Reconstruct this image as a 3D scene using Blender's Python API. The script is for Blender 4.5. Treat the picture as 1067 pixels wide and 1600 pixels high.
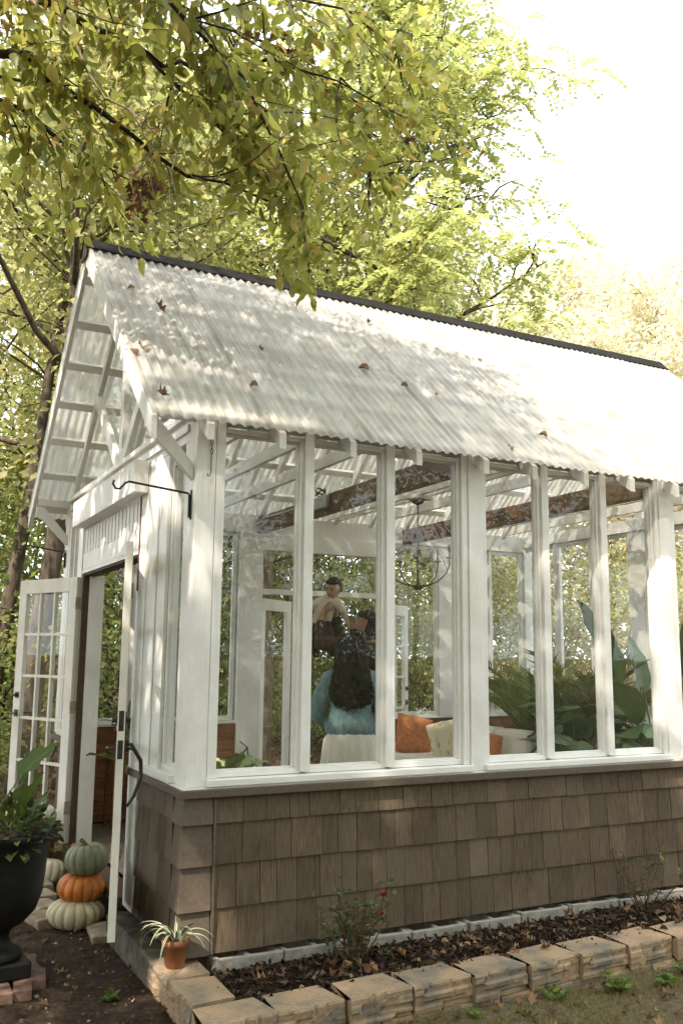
import bpy, bmesh, math, random
import numpy as np
from mathutils import Vector, Matrix

for o in list(bpy.data.objects): bpy.data.objects.remove(o, do_unlink=True)
scene = bpy.context.scene
COL = scene.collection
R = math.radians

# ------------------------------------------------------------------ camera
cam_d = bpy.data.cameras.new('camera'); cam = bpy.data.objects.new('camera', cam_d); COL.objects.link(cam)
scene.camera = cam
cam_d.sensor_fit = 'VERTICAL'; cam_d.sensor_height = 36.0; cam_d.sensor_width = 24.0
cam_d.lens = 36.0 * 1411.4 / 1600.0
cam_d.clip_start = 0.05; cam_d.clip_end = 600
YAW, PIT, ROL = R(27.386), R(9.009), R(0.5885)
CAM = Vector((-1.5953, -4.8536, 1.5711))
_fw = Vector((math.sin(YAW)*math.cos(PIT), math.cos(YAW)*math.cos(PIT), math.sin(PIT)))
_r = _fw.cross(Vector((0, 0, 1))).normalized(); _u = _r.cross(_fw)
_r2 = _r*math.cos(ROL) + _u*math.sin(ROL); _u2 = _u*math.cos(ROL) - _r*math.sin(ROL)
cam.matrix_world = Matrix(((_r2.x, _u2.x, -_fw.x, CAM.x), (_r2.y, _u2.y, -_fw.y, CAM.y), (_r2.z, _u2.z, -_fw.z, CAM.z), (0, 0, 0, 1)))
cam_d.dof.use_dof = False

# ------------------------------------------------------------------ world and sun
SUN = Vector((-1.0, -0.62, 1.5)).normalized()          # direction towards the sun
elev = math.asin(SUN.z)
world = bpy.data.worlds.new('World'); scene.world = world; world.use_nodes = True
wn = world.node_tree; wn.nodes.clear()
wo = wn.nodes.new('ShaderNodeOutputWorld'); wb = wn.nodes.new('ShaderNodeBackground'); ws = wn.nodes.new('ShaderNodeTexSky')
ws.sky_type = 'NISHITA'; ws.sun_disc = False; ws.sun_elevation = elev
ws.sun_rotation = math.atan2(SUN.x, SUN.y)
ws.air_density = 1.0; ws.dust_density = 6.0; ws.ozone_density = 0.6; ws.altitude = 50
wb.inputs['Strength'].default_value = 0.15
# thin, even, milky overcast veil over the whole dome
wm = wn.nodes.new('ShaderNodeMix'); wm.data_type = 'RGBA'; wm.inputs[0].default_value = 0.8; wm.inputs[7].default_value = (5.45, 5.75, 5.9, 1)
wn.links.new(ws.outputs[0], wm.inputs[6]); wn.links.new(wm.outputs[2], wb.inputs['Color']); wn.links.new(wb.outputs[0], wo.inputs['Surface'])
sun_d = bpy.data.lights.new('sun', 'SUN'); sun = bpy.data.objects.new('sun', sun_d); COL.objects.link(sun)
sun_d.energy = 2.4; sun_d.angle = R(0.53); sun_d.color = (1.0, 0.89, 0.76)
sun.rotation_euler = SUN.to_track_quat('Z', 'Y').to_euler(); sun.location = (-8, -5, 14)

vs = scene.view_settings
vs.view_transform = 'Standard'; vs.look = 'None'; vs.exposure = 2.0; vs.gamma = 1.0; vs.use_curve_mapping = False
scene.render.engine = 'CYCLES'
cy = scene.cycles
cy.max_bounces = 8; cy.diffuse_bounces = 3; cy.glossy_bounces = 3; cy.transmission_bounces = 6
cy.transparent_max_bounces = 20; cy.use_denoising = True; cy.caustics_reflective = False; cy.caustics_refractive = False
cy.sample_clamp_indirect = 6.0

# ------------------------------------------------------------------ helpers
def tag(o, label=None, cat=None, group=None, kind=None):
    if label: o['label'] = label
    if cat: o['category'] = cat
    if group: o['group'] = group
    if kind: o['kind'] = kind
    return o

def empty(name, loc=(0, 0, 0), rz=0.0, label=None, cat=None, group=None):
    o = bpy.data.objects.new(name, None); COL.objects.link(o)
    o.location = loc; o.rotation_euler = (0, 0, rz); o.empty_display_size = 0.1
    return tag(o, label, cat, group)

def link_mesh(name, me, mat=None, parent=None, smooth=False):
    if mat is not None and not me.materials: me.materials.append(mat)
    o = bpy.data.objects.new(name, me); COL.objects.link(o)
    if parent is not None: o.parent = parent
    if smooth: me.polygons.foreach_set('use_smooth', [True]*len(me.polygons))
    return o

def copy_tree(o, parent=None):
    c = o.copy(); COL.objects.link(c); c.parent = parent
    for ch in o.children: copy_tree(ch, c)
    return c

class MB:
    def __init__(s): s.v = []; s.f = []
    def add(s, vs_, fs):
        n = len(s.v); s.v += [tuple(q) for q in vs_]; s.f += [tuple(i+n for i in f) for f in fs]; return s
    def bx(s, x0, x1, y0, y1, z0, z1):
        return s.add([(x0,y0,z0),(x1,y0,z0),(x1,y1,z0),(x0,y1,z0),(x0,y0,z1),(x1,y0,z1),(x1,y1,z1),(x0,y1,z1)],
                     [(0,3,2,1),(4,5,6,7),(0,1,5,4),(1,2,6,5),(2,3,7,6),(3,0,4,7)])
    def beam(s, p0, p1, w, h, up=(0,0,1)):
        p0 = Vector(p0); p1 = Vector(p1); d = (p1-p0).normalized(); up = Vector(up)
        sd = d.cross(up).normalized(); u = sd.cross(d)
        vs_ = [p + sd*a*w/2 + u*b*h/2 for p in (p0, p1) for a, b in ((-1,-1),(1,-1),(1,1),(-1,1))]
        return s.add(vs_, [(0,1,2,3),(7,6,5,4),(0,4,5,1),(1,5,6,2),(2,6,7,3),(3,7,4,0)])
    def prism(s, poly, p, ax, bx_, ext):
        # polygon in plane (ax,bx) at point p extruded by vector ext
        p = Vector(p); ax = Vector(ax); bx_ = Vector(bx_); ext = Vector(ext); n = len(poly)
        a = [p + ax*q[0] + bx_*q[1] for q in poly]; b = [q + ext for q in a]
        fs = [tuple(range(n)), tuple(range(2*n-1, n-1, -1))] + [(i, i+n, (i+1) % n + n, (i+1) % n) for i in range(n)]
        return s.add(a+b, fs)
    def tube(s, pts, radii, n=8, cap=True, tw=0.0):
        pts = [Vector(q) for q in pts]
        if not hasattr(radii, '__len__'): radii = [radii]*len(pts)
        base = len(s.v); prev = None
        for i, q in enumerate(pts):
            d = (pts[min(i+1, len(pts)-1)] - pts[max(i-1, 0)])
            d = d.normalized() if d.length > 1e-9 else Vector((0, 0, 1))
            if prev is None:
                a = Vector((0, 0, 1)) if abs(d.z) < .9 else Vector((1, 0, 0))
                x = d.cross(a).normalized()
            else:
                x = (prev - d*prev.dot(d))
                x = x.normalized() if x.length > 1e-6 else d.orthogonal().normalized()
            prev = x; y = d.cross(x)
            for k in range(n):
                t = 2*math.pi*k/n + tw
                s.v.append(tuple(q + (x*math.cos(t) + y*math.sin(t))*radii[i]))
        for i in range(len(pts)-1):
            for k in range(n):
                a = base+i*n+k; b = base+i*n+(k+1) % n
                s.f.append((a, b, b+n, a+n))
        if cap:
            s.f.append(tuple(base+k for k in range(n-1, -1, -1))); e = base+(len(pts)-1)*n
            s.f.append(tuple(e+k for k in range(n)))
        return s
    def lathe(s, prof, n=24, c=(0, 0, 0), fn=None):
        base = len(s.v)
        for (r_, z) in prof:
            for k in range(n):
                t = 2*math.pi*k/n; rr = r_*(fn(t, z) if fn else 1)
                s.v.append((c[0]+rr*math.cos(t), c[1]+rr*math.sin(t), c[2]+z))
        for i in range(len(prof)-1):
            for k in range(n):
                a = base+i*n+k; b = base+i*n+(k+1) % n
                s.f.append((a, b, b+n, a+n))
        s.f.append(tuple(base+k for k in range(n-1, -1, -1))); e = base+(len(prof)-1)*n
        s.f.append(tuple(e+k for k in range(n)))
        return s
    def grid(s, fn, nu, nv):
        base = len(s.v)
        for j in range(nv+1):
            for i in range(nu+1): s.v.append(tuple(fn(i/nu, j/nv)))
        for j in range(nv):
            for i in range(nu):
                a = base+j*(nu+1)+i; s.f.append((a, a+1, a+nu+2, a+nu+1))
        return s
    def mesh(s, name):
        me = bpy.data.meshes.new(name); me.from_pydata(s.v, [], s.f); me.validate(); me.update(); return me
    def build(s, name, mat, parent=None, smooth=False, bevel=0.0, solid=0.0, sub=0):
        o = link_mesh(name, s.mesh(name), mat, parent, smooth)
        if solid:
            m = o.modifiers.new('solid', 'SOLIDIFY'); m.thickness = solid; m.offset = 0
        if bevel:
            m = o.modifiers.new('bevel', 'BEVEL'); m.width = bevel; m.segments = 2; m.limit_method = 'ANGLE'
        if sub:
            m = o.modifiers.new('sub', 'SUBSURF'); m.levels = sub; m.render_levels = sub
        return o

def np_mesh(name, V, F4=None, F3=None):
    """fast mesh from numpy arrays of verts and equal-sized faces"""
    me = bpy.data.meshes.new(name); F = F4 if F4 is not None else F3; k = F.shape[1]
    me.vertices.add(len(V)); me.vertices.foreach_set('co', np.ascontiguousarray(V, dtype=np.float32).ravel())
    me.loops.add(F.size); me.loops.foreach_set('vertex_index', np.ascontiguousarray(F, dtype=np.int32).ravel())
    me.polygons.add(len(F)); me.polygons.foreach_set('loop_start', np.arange(0, F.size, k, dtype=np.int32))
    try: me.polygons.foreach_set('loop_total', np.full(len(F), k, dtype=np.int32))
    except Exception: pass
    me.update(calc_edges=True); return me

# leaf templates: verts (x across, y along, z normal), quads
LEAF_S = (np.array([(0,0,0),(.36,.45,.06),(0,1,-.06),(-.36,.45,.06)], float), np.array([(0,1,2,3)]))
LEAF_M = (np.array([(0,0,0),(.26,.28,.07),(.30,.55,.08),(0,1,-.12),(-.30,.55,.08),(-.26,.28,.07),(0,.28,0),(0,.58,.0)], float),
          np.array([(0,1,2,7),(0,7,4,5),(7,2,3,3),(7,3,3,4)]))
LEAF_L = (np.array([(0,0,0),(.17,.14,.04),(.29,.38,.07),(.25,.66,.04),(0,1,-.2),(-.25,.66,.04),(-.29,.38,.07),(-.17,.14,.04),(0,.14,0),(0,.38,0),(0,.66,-.04)], float),
          np.array([(0,1,8,8),(0,8,7,7),(8,1,2,9),(7,8,9,6),(9,2,3,10),(6,9,10,5),(10,3,4,4),(5,10,4,4)]))
def leaf_cloud(name, P, D, N, S, tmpl, mat, parent=None, W=None):
    """P positions, D leaf axis, N approximate normal, S lengths: one mesh of leaves"""
    T, Q = tmpl; n = len(P); k = len(T)
    D = D/np.maximum(np.linalg.norm(D, axis=1, keepdims=True), 1e-9)
    X = np.cross(D, N); X /= np.maximum(np.linalg.norm(X, axis=1, keepdims=True), 1e-9)
    Z = np.cross(X, D); w = S if W is None else W
    V = P[:, None, :] + X[:, None, :]*(T[None, :, 0:1]*w[:, None, None]) + D[:, None, :]*(T[None, :, 1:2]*S[:, None, None]) + Z[:, None, :]*(T[None, :, 2:3]*S[:, None, None])
    tri = []
    for q in Q:
        u = []
        [u.append(i) for i in q if i not in u]
        if len(u) == 4: tri += [(u[0], u[1], u[2]), (u[0], u[2], u[3])]
        else: tri.append(tuple(u))
    tri = np.array(tri)
    F = (tri[None] + (np.arange(n)*k)[:, None, None]).reshape(-1, 3)
    me = np_mesh(name, V.reshape(-1, 3), F3=F)
    return link_mesh(name, me, mat, parent)

# ------------------------------------------------------------------ materials
def newmat(name):
    m = bpy.data.materials.new(name); m.use_nodes = True; nt = m.node_tree; nt.nodes.clear()
    out = nt.nodes.new('ShaderNodeOutputMaterial'); return m, nt, out
def N(nt, t, **kw):
    n = nt.nodes.new(t)
    for k, v in kw.items():
        if k in n.inputs: n.inputs[k].default_value = v
        else: setattr(n, k, v)
    return n
def L(nt, a, b): nt.links.new(a, b)
def ramp(nt, fac, stops):
    r_ = nt.nodes.new('ShaderNodeValToRGB'); e = r_.color_ramp.elements
    while len(e) < len(stops): e.new(0.5)
    for el, (p_, c) in zip(e, stops): el.position = p_; el.color = (*c, 1)
    L(nt, fac, r_.inputs[0]); return r_.outputs[0]
def coords(nt, scale=(1, 1, 1), kind='Object'):
    tc = N(nt, 'ShaderNodeTexCoord'); mp = N(nt, 'ShaderNodeMapping'); mp.inputs['Scale'].default_value = scale
    L(nt, tc.outputs[kind], mp.inputs['Vector']); return mp.outputs[0]
def noise(nt, vec, scale, detail=4, rough=.55):
    n = N(nt, 'ShaderNodeTexNoise', Scale=scale, Detail=detail, Roughness=rough); L(nt, vec, n.inputs['Vector']); return n.outputs['Fac']
def mixc(nt, fac, a, b):
    m = nt.nodes.new('ShaderNodeMix'); m.data_type = 'RGBA'
    for s_, v in ((0, fac), (6, a), (7, b)):
        if hasattr(v, 'is_output'): L(nt, v, m.inputs[s_])
        else: m.inputs[s_].default_value = v if s_ == 0 else (*v, 1)
    return m.outputs[2]
def bump(nt, h, strength=.3, dist=.01):
    b = N(nt, 'ShaderNodeBump', Strength=strength, Distance=dist); L(nt, h, b.inputs['Height']); return b.outputs[0]
def math_n(nt, op, a, b=None):
    m = nt.nodes.new('ShaderNodeMath'); m.operation = op
    for i, v in enumerate((a, b)):
        if v is None: continue
        if hasattr(v, 'is_output'): L(nt, v, m.inputs[i])
        else: m.inputs[i].default_value = v
    return m.outputs[0]

def mat_simple(name, c1, c2, scale=8, rough=.7, stretch=(1, 1, 1), bmp=.15, spec=.3, metal=0.0, rnd=0.0, detail=5, dist=.01, lo=.35, hi=.65):
    m, nt, out = newmat(name); v = coords(nt, stretch)
    f = noise(nt, v, scale, detail); c = ramp(nt, f, [(lo, c1), (hi, c2)])
    if rnd:
        oi = N(nt, 'ShaderNodeObjectInfo'); hsv = N(nt, 'ShaderNodeHueSaturation')
        val = math_n(nt, 'ADD', math_n(nt, 'MULTIPLY', oi.outputs['Random'], rnd*2), 1-rnd)
        L(nt, val, hsv.inputs['Value']); L(nt, c, hsv.inputs['Color']); c = hsv.outputs[0]
    b = N(nt, 'ShaderNodeBsdfPrincipled', Roughness=rough, Metallic=metal); b.inputs['Specular IOR Level'].default_value = spec
    L(nt, c, b.inputs['Base Color'])
    if bmp: L(nt, bump(nt, f, bmp, dist), b.inputs['Normal'])
    L(nt, b.outputs[0], out.inputs['Surface']); return m

def mat_leaf(name, stops, trans=.45, rough=.5, spec=.25, tint=None):
    m, nt, out = newmat(name)
    g = N(nt, 'ShaderNodeNewGeometry'); c = ramp(nt, g.outputs['Random Per Island'], stops)
    b = N(nt, 'ShaderNodeBsdfPrincipled', Roughness=rough); b.inputs['Specular IOR Level'].default_value = spec
    t = N(nt, 'ShaderNodeBsdfTranslucent'); mx = N(nt, 'ShaderNodeMixShader', Fac=trans)
    L(nt, c, b.inputs['Base Color'])
    tc = mixc(nt, .35, c, tint or (.5, .5, .04)); L(nt, tc, t.inputs['Color'])
    L(nt, b.outputs[0], mx.inputs[1]); L(nt, t.outputs[0], mx.inputs[2]); L(nt, mx.outputs[0], out.inputs['Surface']); return m

def mat_white(name, dirt=.5, base=(.80, .80, .77), worn=(.59, .565, .50)):
    m, nt, out = newmat(name)
    tc = N(nt, 'ShaderNodeTexCoord'); mp = N(nt, 'ShaderNodeMapping'); L(nt, tc.outputs['Object'], mp.inputs[0])
    f1 = noise(nt, mp.outputs[0], 3.0, 6, .6); f2 = noise(nt, mp.outputs[0], 60, 4, .6)
    mp2 = N(nt, 'ShaderNodeMapping'); mp2.inputs['Scale'].default_value = (22, 22, 1.6); L(nt, tc.outputs['Object'], mp2.inputs[0])
    f3 = noise(nt, mp2.outputs[0], 2.5, 5, .6)
    a = math_n(nt, 'MULTIPLY', ramp(nt, f1, [(.42, (0, 0, 0)), (.75, (1, 1, 1))]), dirt)
    a2 = math_n(nt, 'MULTIPLY', ramp(nt, f3, [(.5, (0, 0, 0)), (.8, (1, 1, 1))]), dirt*.8)
    fac = math_n(nt, 'MAXIMUM', a, a2)
    c = mixc(nt, fac, base, worn)
    chips = ramp(nt, f2, [(.66, (0, 0, 0)), (.72, (1, 1, 1))]); c = mixc(nt, math_n(nt, 'MULTIPLY', chips, .45*dirt), c, (.30, .25, .19))
    b = N(nt, 'ShaderNodeBsdfPrincipled', Roughness=.55); b.inputs['Specular IOR Level'].default_value = .35
    L(nt, c, b.inputs['Base Color']); L(nt, bump(nt, math_n(nt, 'ADD', f3, math_n(nt, 'MULTIPLY', f2, .6)), .45, .005), b.inputs['Normal'])
    L(nt, b.outputs[0], out.inputs['Surface']); return m

def mat_glass(name, dirt=.011):
    m, nt, out = newmat(name)
    tr = N(nt, 'ShaderNodeBsdfTransparent'); tr.inputs[0].default_value = (.985, .992, .987, 1)
    gl = N(nt, 'ShaderNodeBsdfGlossy', Roughness=0.0); gl.inputs[0].default_value = (1, 1, 1, 1)
    lw = N(nt, 'ShaderNodeLayerWeight', Blend=.5); v = coords(nt); nz = noise(nt, v, 2.2, 2)
    L(nt, bump(nt, nz, .05, .02), gl.inputs['Normal'])
    fac = math_n(nt, 'ADD', math_n(nt, 'MULTIPLY', math_n(nt, 'POWER', lw.outputs['Facing'], 5.0), .7), .022)
    mx = N(nt, 'ShaderNodeMixShader'); L(nt, fac, mx.inputs[0]); L(nt, tr.outputs[0], mx.inputs[1]); L(nt, gl.outputs[0], mx.inputs[2])
    df = N(nt, 'ShaderNodeBsdfDiffuse'); df.inputs[0].default_value = (.75, .73, .66, 1)
    d = noise(nt, coords(nt, (6, 6, 2)), 3, 6, .65)
    dm = math_n(nt, 'MULTIPLY', ramp(nt, d, [(.35, (.25, .25, .25)), (.8, (1, 1, 1))]), dirt)
    m2 = N(nt, 'ShaderNodeMixShader'); L(nt, dm, m2.inputs[0]); L(nt, mx.outputs[0], m2.inputs[1]); L(nt, df.outputs[0], m2.inputs[2])
    L(nt, m2.outputs[0], out.inputs['Surface']); return m

def mat_roof(name):
    m, nt, out = newmat(name)
    v = coords(nt, (14, 1.2, 1.2)); f = noise(nt, v, 1.6, 6, .65); f2 = noise(nt, coords(nt), 2.0, 5, .6); f3 = noise(nt, coords(nt), 70, 3, .6)
    c = mixc(nt, ramp(nt, f, [(.40, (0, 0, 0)), (.70, (.9, .9, .9))]), (.80, .795, .77), (.56, .53, .465))
    c = mixc(nt, ramp(nt, f2, [(.5, (0, 0, 0)), (.72, (.55, .55, .55))]), c, (.60, .57, .50))
    c = mixc(nt, ramp(nt, f3, [(.70, (0, 0, 0)), (.74, (.5, .5, .5))]), c, (.3, .25, .18))
    b = N(nt, 'ShaderNodeBsdfPrincipled', Roughness=.24); b.inputs['Specular IOR Level'].default_value = .5; L(nt, c, b.inputs['Base Color'])
    t = N(nt, 'ShaderNodeBsdfTranslucent'); L(nt, c, t.inputs[0]); tr = N(nt, 'ShaderNodeBsdfTransparent'); L(nt, c, tr.inputs[0])
    m1 = N(nt, 'ShaderNodeMixShader', Fac=.52); L(nt, b.outputs[0], m1.inputs[1]); L(nt, t.outputs[0], m1.inputs[2])
    m2 = N(nt, 'ShaderNodeMixShader', Fac=.38); L(nt, m1.outputs[0], m2.inputs[1]); L(nt, tr.outputs[0], m2.inputs[2])
    L(nt, m2.outputs[0], out.inputs['Surface']); return m

def mat_shingle(name):
    m, nt, out = newmat(name)
    oi = N(nt, 'ShaderNodeObjectInfo'); tc = N(nt, 'ShaderNodeTexCoord'); mp = N(nt, 'ShaderNodeMapping')
    cmb = N(nt, 'ShaderNodeCombineXYZ'); L(nt, math_n(nt, 'MULTIPLY', oi.outputs['Random'], 40), cmb.inputs[0]); L(nt, math_n(nt, 'MULTIPLY', oi.outputs['Random'], 17), cmb.inputs[2])
    ad = N(nt, 'ShaderNodeVectorMath'); ad.operation = 'ADD'; L(nt, tc.outputs['Object'], ad.inputs[0]); L(nt, cmb.outputs[0], ad.inputs[1])
    mp.inputs['Scale'].default_value = (1, 1, .06); L(nt, ad.outputs[0], mp.inputs[0])
    f = noise(nt, mp.outputs[0], 130, 4, .65); f2 = noise(nt, ad.outputs[0], 7, 4)
    c = ramp(nt, f, [(.30, (.042, .029, .017)), (.52, (.100, .070, .043)), (.75, (.152, .110, .070))])
    c = mixc(nt, ramp(nt, f2, [(.4, (0, 0, 0)), (.75, (.5, .5, .5))]), c, (.11, .084, .058))
    gp = N(nt, 'ShaderNodeNewGeometry'); mac = noise(nt, gp.outputs['Position'], 1.7, 5, .65); c = mixc(nt, ramp(nt, mac, [(.42, (0, 0, 0)), (.68, (.6, .6, .6))]), c, (.155, .12, .083))
    hsv = N(nt, 'ShaderNodeHueSaturation'); L(nt, math_n(nt, 'ADD', math_n(nt, 'MULTIPLY', oi.outputs['Random'], .42), .78), hsv.inputs['Value']); L(nt, c, hsv.inputs['Color'])
    b = N(nt, 'ShaderNodeBsdfPrincipled', Roughness=.75); b.inputs['Specular IOR Level'].default_value = .25
    L(nt, hsv.outputs[0], b.inputs['Base Color']); L(nt, bump(nt, f, .45, .003), b.inputs['Normal'])
    L(nt, b.outputs[0], out.inputs['Surface']); return m

M = {}
M['white'] = mat_white('aged_white_paint', .75)
M['white2'] = mat_white('clean_white_paint', .45)
M['door'] = mat_white('old_door_paint', .7, (.76, .745, .68), (.52, .475, .39))
M['glass'] = mat_glass('window_glass')
M['roof'] = mat_roof('corrugated_plastic')
M['shingle'] = mat_shingle('cedar_shingle')
M['trimbrown'] = mat_simple('brown_trim', (.095, .072, .053), (.12, .092, .068), 40, .6, (1, 1, 1), .08)
M['ridge'] = mat_simple('ridge_metal', (.007, .006, .0045), (.014, .012, .009), 10, .75, bmp=.05, spec=.08)
M['darkwood'] = mat_simple('dark_wood', (.045, .03, .02), (.11, .07, .04), 30, .7, (6, 6, .4), .3)
M['beam'] = mat_simple('stained_beam', (.115, .060, .032), (.165, .088, .048), 12, .6, (4, .4, 4), .2)
M['plank'] = mat_simple('orange_plank', (.20, .09, .04), (.34, .165, .075), 10, .6, (.5, 4, 5), .2, rnd=.2)
M['iron'] = mat_simple('black_iron', (.012, .011, .010), (.03, .026, .022), 60, .45, spec=.5)
M['rust'] = mat_simple('rusty_iron', (.10, .048, .022), (.22, .115, .055), 50, .85)
M['hinge'] = mat_simple('worn_hinge', (.25, .21, .16), (.55, .5, .42), 60, .6)
M['conc'] = mat_simple('concrete_block', (.23, .215, .18), (.35, .33, .285), 22, .9, bmp=.5, detail=8)
M['soil'] = mat_simple('dark_soil', (.02, .014, .009), (.055, .038, .025), 25, .95, bmp=.8, detail=8, dist=.02)
M['terra'] = mat_simple('terracotta', (.20, .075, .032), (.30, .125, .06), 14, .75, rnd=.15)
M['blackpot'] = mat_simple('black_pot', (.006, .006, .006), (.012, .012, .0115), 8, .5, spec=.25, bmp=.03)
M['brick'] = mat_simple('red_brick', (.10, .058, .043), (.19, .12, .092), 18, .9, bmp=.5, rnd=.2)
M['floor'] = mat_simple('floor_paver', (.16, .12, .09), (.26, .20, .15), 9, .85, bmp=.3)
M['grey'] = mat_simple('grey_metal', (.30, .31, .31), (.42, .43, .42), 10, .4, metal=.5)
# ================================================================== the greenhouse
GW, GL = 3.8, 5.4            # width (y) and length (x)
RY, RZ, EY, EZ = 1.9, 4.69, -0.2, 2.85
SL = (RZ-EZ)/(RY-EY)
def zs(y): return EZ + SL*((y if y <= RY else 2*RY-y) - EY)
rng = random.Random(7)
G = empty('greenhouse', (0, 0, 0), 0, 'white timber greenhouse with corrugated clear roof and brown shingled base', 'greenhouse')

def lb(mb, x0, x1, d0, d1, z0, z1, far):
    if far: return mb.bx(x0, x1, GW-d1, GW-d0, z0, z1)
    return mb.bx(x0, x1, d0, d1, z0, z1)
def eb(mb, y0, y1, d0, d1, z0, z1, far):
    if far: return mb.bx(GL-d1, GL-d0, y0, y1, z0, z1)
    return mb.bx(d0, d1, y0, y1, z0, z1)
def part(fn, name, mat, *a, bevel=.0025, far=False):
    mb = MB(); fn(mb, *a, far); return mb.build(name, M[mat], G, bevel=bevel)

# knee walls (sheathing behind the shingles), sills and drip caps
part(lb, 'knee_wall', 'trimbrown', .02, GL-.02, .004, .09, .0, .802, bevel=0)
part(lb, 'knee_wall', 'trimbrown', .02, 1.92, .004, .09, .0, .852, bevel=0, far=True)
part(lb, 'knee_wall', 'trimbrown', 3.44, GL-.02, .004, .09, .0, .852, bevel=0, far=True)
part(eb, 'knee_wall', 'trimbrown', .095, 1.13, .004, .088, .0, .802, bevel=0)
part(eb, 'knee_wall', 'trimbrown', 2.95, GW-.095, .004, .088, .0, .802, bevel=0)
part(eb, 'knee_wall', 'trimbrown', .095, GW-.095, .004, .088, .0, .852, bevel=0, far=True)
mb = MB(); mb.bx(-.05, GL+.03, -.05, .03, .803, .846); mb.build('drip_cap', M['trimbrown'], G, bevel=.004)
mb = MB(); mb.bx(-.048, .03, .032, 1.12, .803, .846); mb.build('drip_cap', M['trimbrown'], G, bevel=.004)
mb = MB(); mb.bx(-.048, .03, 2.96, GW, .803, .846); mb.build('drip_cap', M['trimbrown'], G, bevel=.004)
mb = MB(); mb.bx(-.035, GL, -.036, .1, .847, .856); mb.build('sill_board', M['white'], G)
mb = MB(); mb.bx(-.034, .1, .101, 1.12, .847, .856); mb.build('sill_board', M['white'], G)

# interior planks on the far side and the far end
def planks(x0, x1, z0, z1, n, along, name='plank'):
    h = (z1-z0)/n
    for i in range(n):
        mb = MB()
        if along == 'x': mb.bx(x0, x1, GW-.112, GW-.094, z0+i*h+.002, z0+(i+1)*h-.002)
        else: mb.bx(GL-.112, GL-.094, x0, x1, z0+i*h+.002, z0+(i+1)*h-.002)
        mb.build(name, M['plank'], G, bevel=.002)
planks(.1, 1.68, .06, .92, 5, 'x'); planks(3.45, GL-.12, .06, .93, 5, 'x'); planks(.12, GW-.12, .06, .90, 5, 'y')

# corner posts
def corner(x0, x1, y0, y1): MB().bx(x0, x1, y0, y1, .857, 2.95).build('corner_post', M['white'], G, bevel=.004)
corner(-.016, .100, -.016, .128); corner(-.016, .1, GW-.16, GW+.016); corner(GL-.1, GL+.016, -.016, .1); corner(GL-.1, GL+.016, GW-.1, GW+.016)
MB().bx(-.012, .05, .131, .205, .857, 2.80).build('corner_board', M['white'], G, bevel=.003)
MB().bx(-.012, .05, GW-.235, GW-.163, .857, 2.80).build('corner_board', M['white'], G, bevel=.003)

# window sashes with their panes
def sash(u0, u1, z0, z1, fn, far, mat='white2', st=.03, d=0.0):
    mb = MB(); a, b = u0-st, u1+st
    fn(mb, a, u0, .012+d, .07+d, z0-st, z1+st, far); fn(mb, u1, b, .012+d, .07+d, z0-st, z1+st, far)
    fn(mb, u0, u1, .013+d, .069+d, z0-st, z0, far); fn(mb, u0, u1, .013+d, .069+d, z1, z1+st, far)
    # inner bead, one step back
    e = .011
    fn(mb, u0, u0+e, .03+d, .062+d, z0, z1, far); fn(mb, u1-e, u1, .03+d, .062+d, z0, z1, far)
    fn(mb, u0+e, u1-e, .031+d, .061+d, z0, z0+e, far); fn(mb, u0+e, u1-e, .031+d, .061+d, z1-e, z1, far)
    o = mb.build('window', M[mat], G, bevel=.002)
    p_ = MB(); fn(p_, u0+.004, u1-.004, .045+d, .049+d, z0+.004, z1-.004, far); p_.build('pane', M['glass'], o)
    return o
def cover(u0, u1, z0, z1, fn, far, d0=-.012, d1=.011, name='mullion', mat='white'):
    mb = MB(); fn(mb, u0, u1, d0, d1, z0, z1, far); return mb.build(name, M[mat], G, bevel=.003)
ZB, ZT = .929, 2.844
UN = [(.102, 1.849, [.161, .729, 1.297], .48), (1.955, 3.58, [2.0, 2.535, 3.07], .45), (3.69, 5.30, [3.745, 4.285, 4.825], .45)]
for x0, x1, st, w in UN:
    for i, s_ in enumerate(st):
        sash(s_, s_+w, ZB, ZT, lb, False)
        if i < 2: cover(s_+w+.024, st[i+1]-.003, ZB-.02, 2.90, lb, False)
    cover(x0+.001, st[0]-.003, .897, 2.90, lb, False, name='window_stile')
    cover(st[2]+w+.024, x1-.001, .897, 2.90, lb, False, name='window_stile')
    MB().bx(x0-.004, x1+.002, -.048, .1, .858, .896).build('window_sill', M['white2'], G, bevel=.004)
for a, b in ((1.850, 1.954), (3.581, 3.689)):
    MB().bx(a, b, -.022, .12, .858, 2.93).build('post', M['white'], G, bevel=.004)
MB().bx(.102, GL-.101, .0, .10, 2.902, 2.985).build('wall_plate', M['white'], G, bevel=.003)
for a, b in ((.103, 1.848), (1.956, 3.579), (3.691, 5.298)):
    MB().bx(a, b, -.020, -.001, 2.903, 2.945).build('head_trim', M['white2'], G, bevel=.003)

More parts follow.
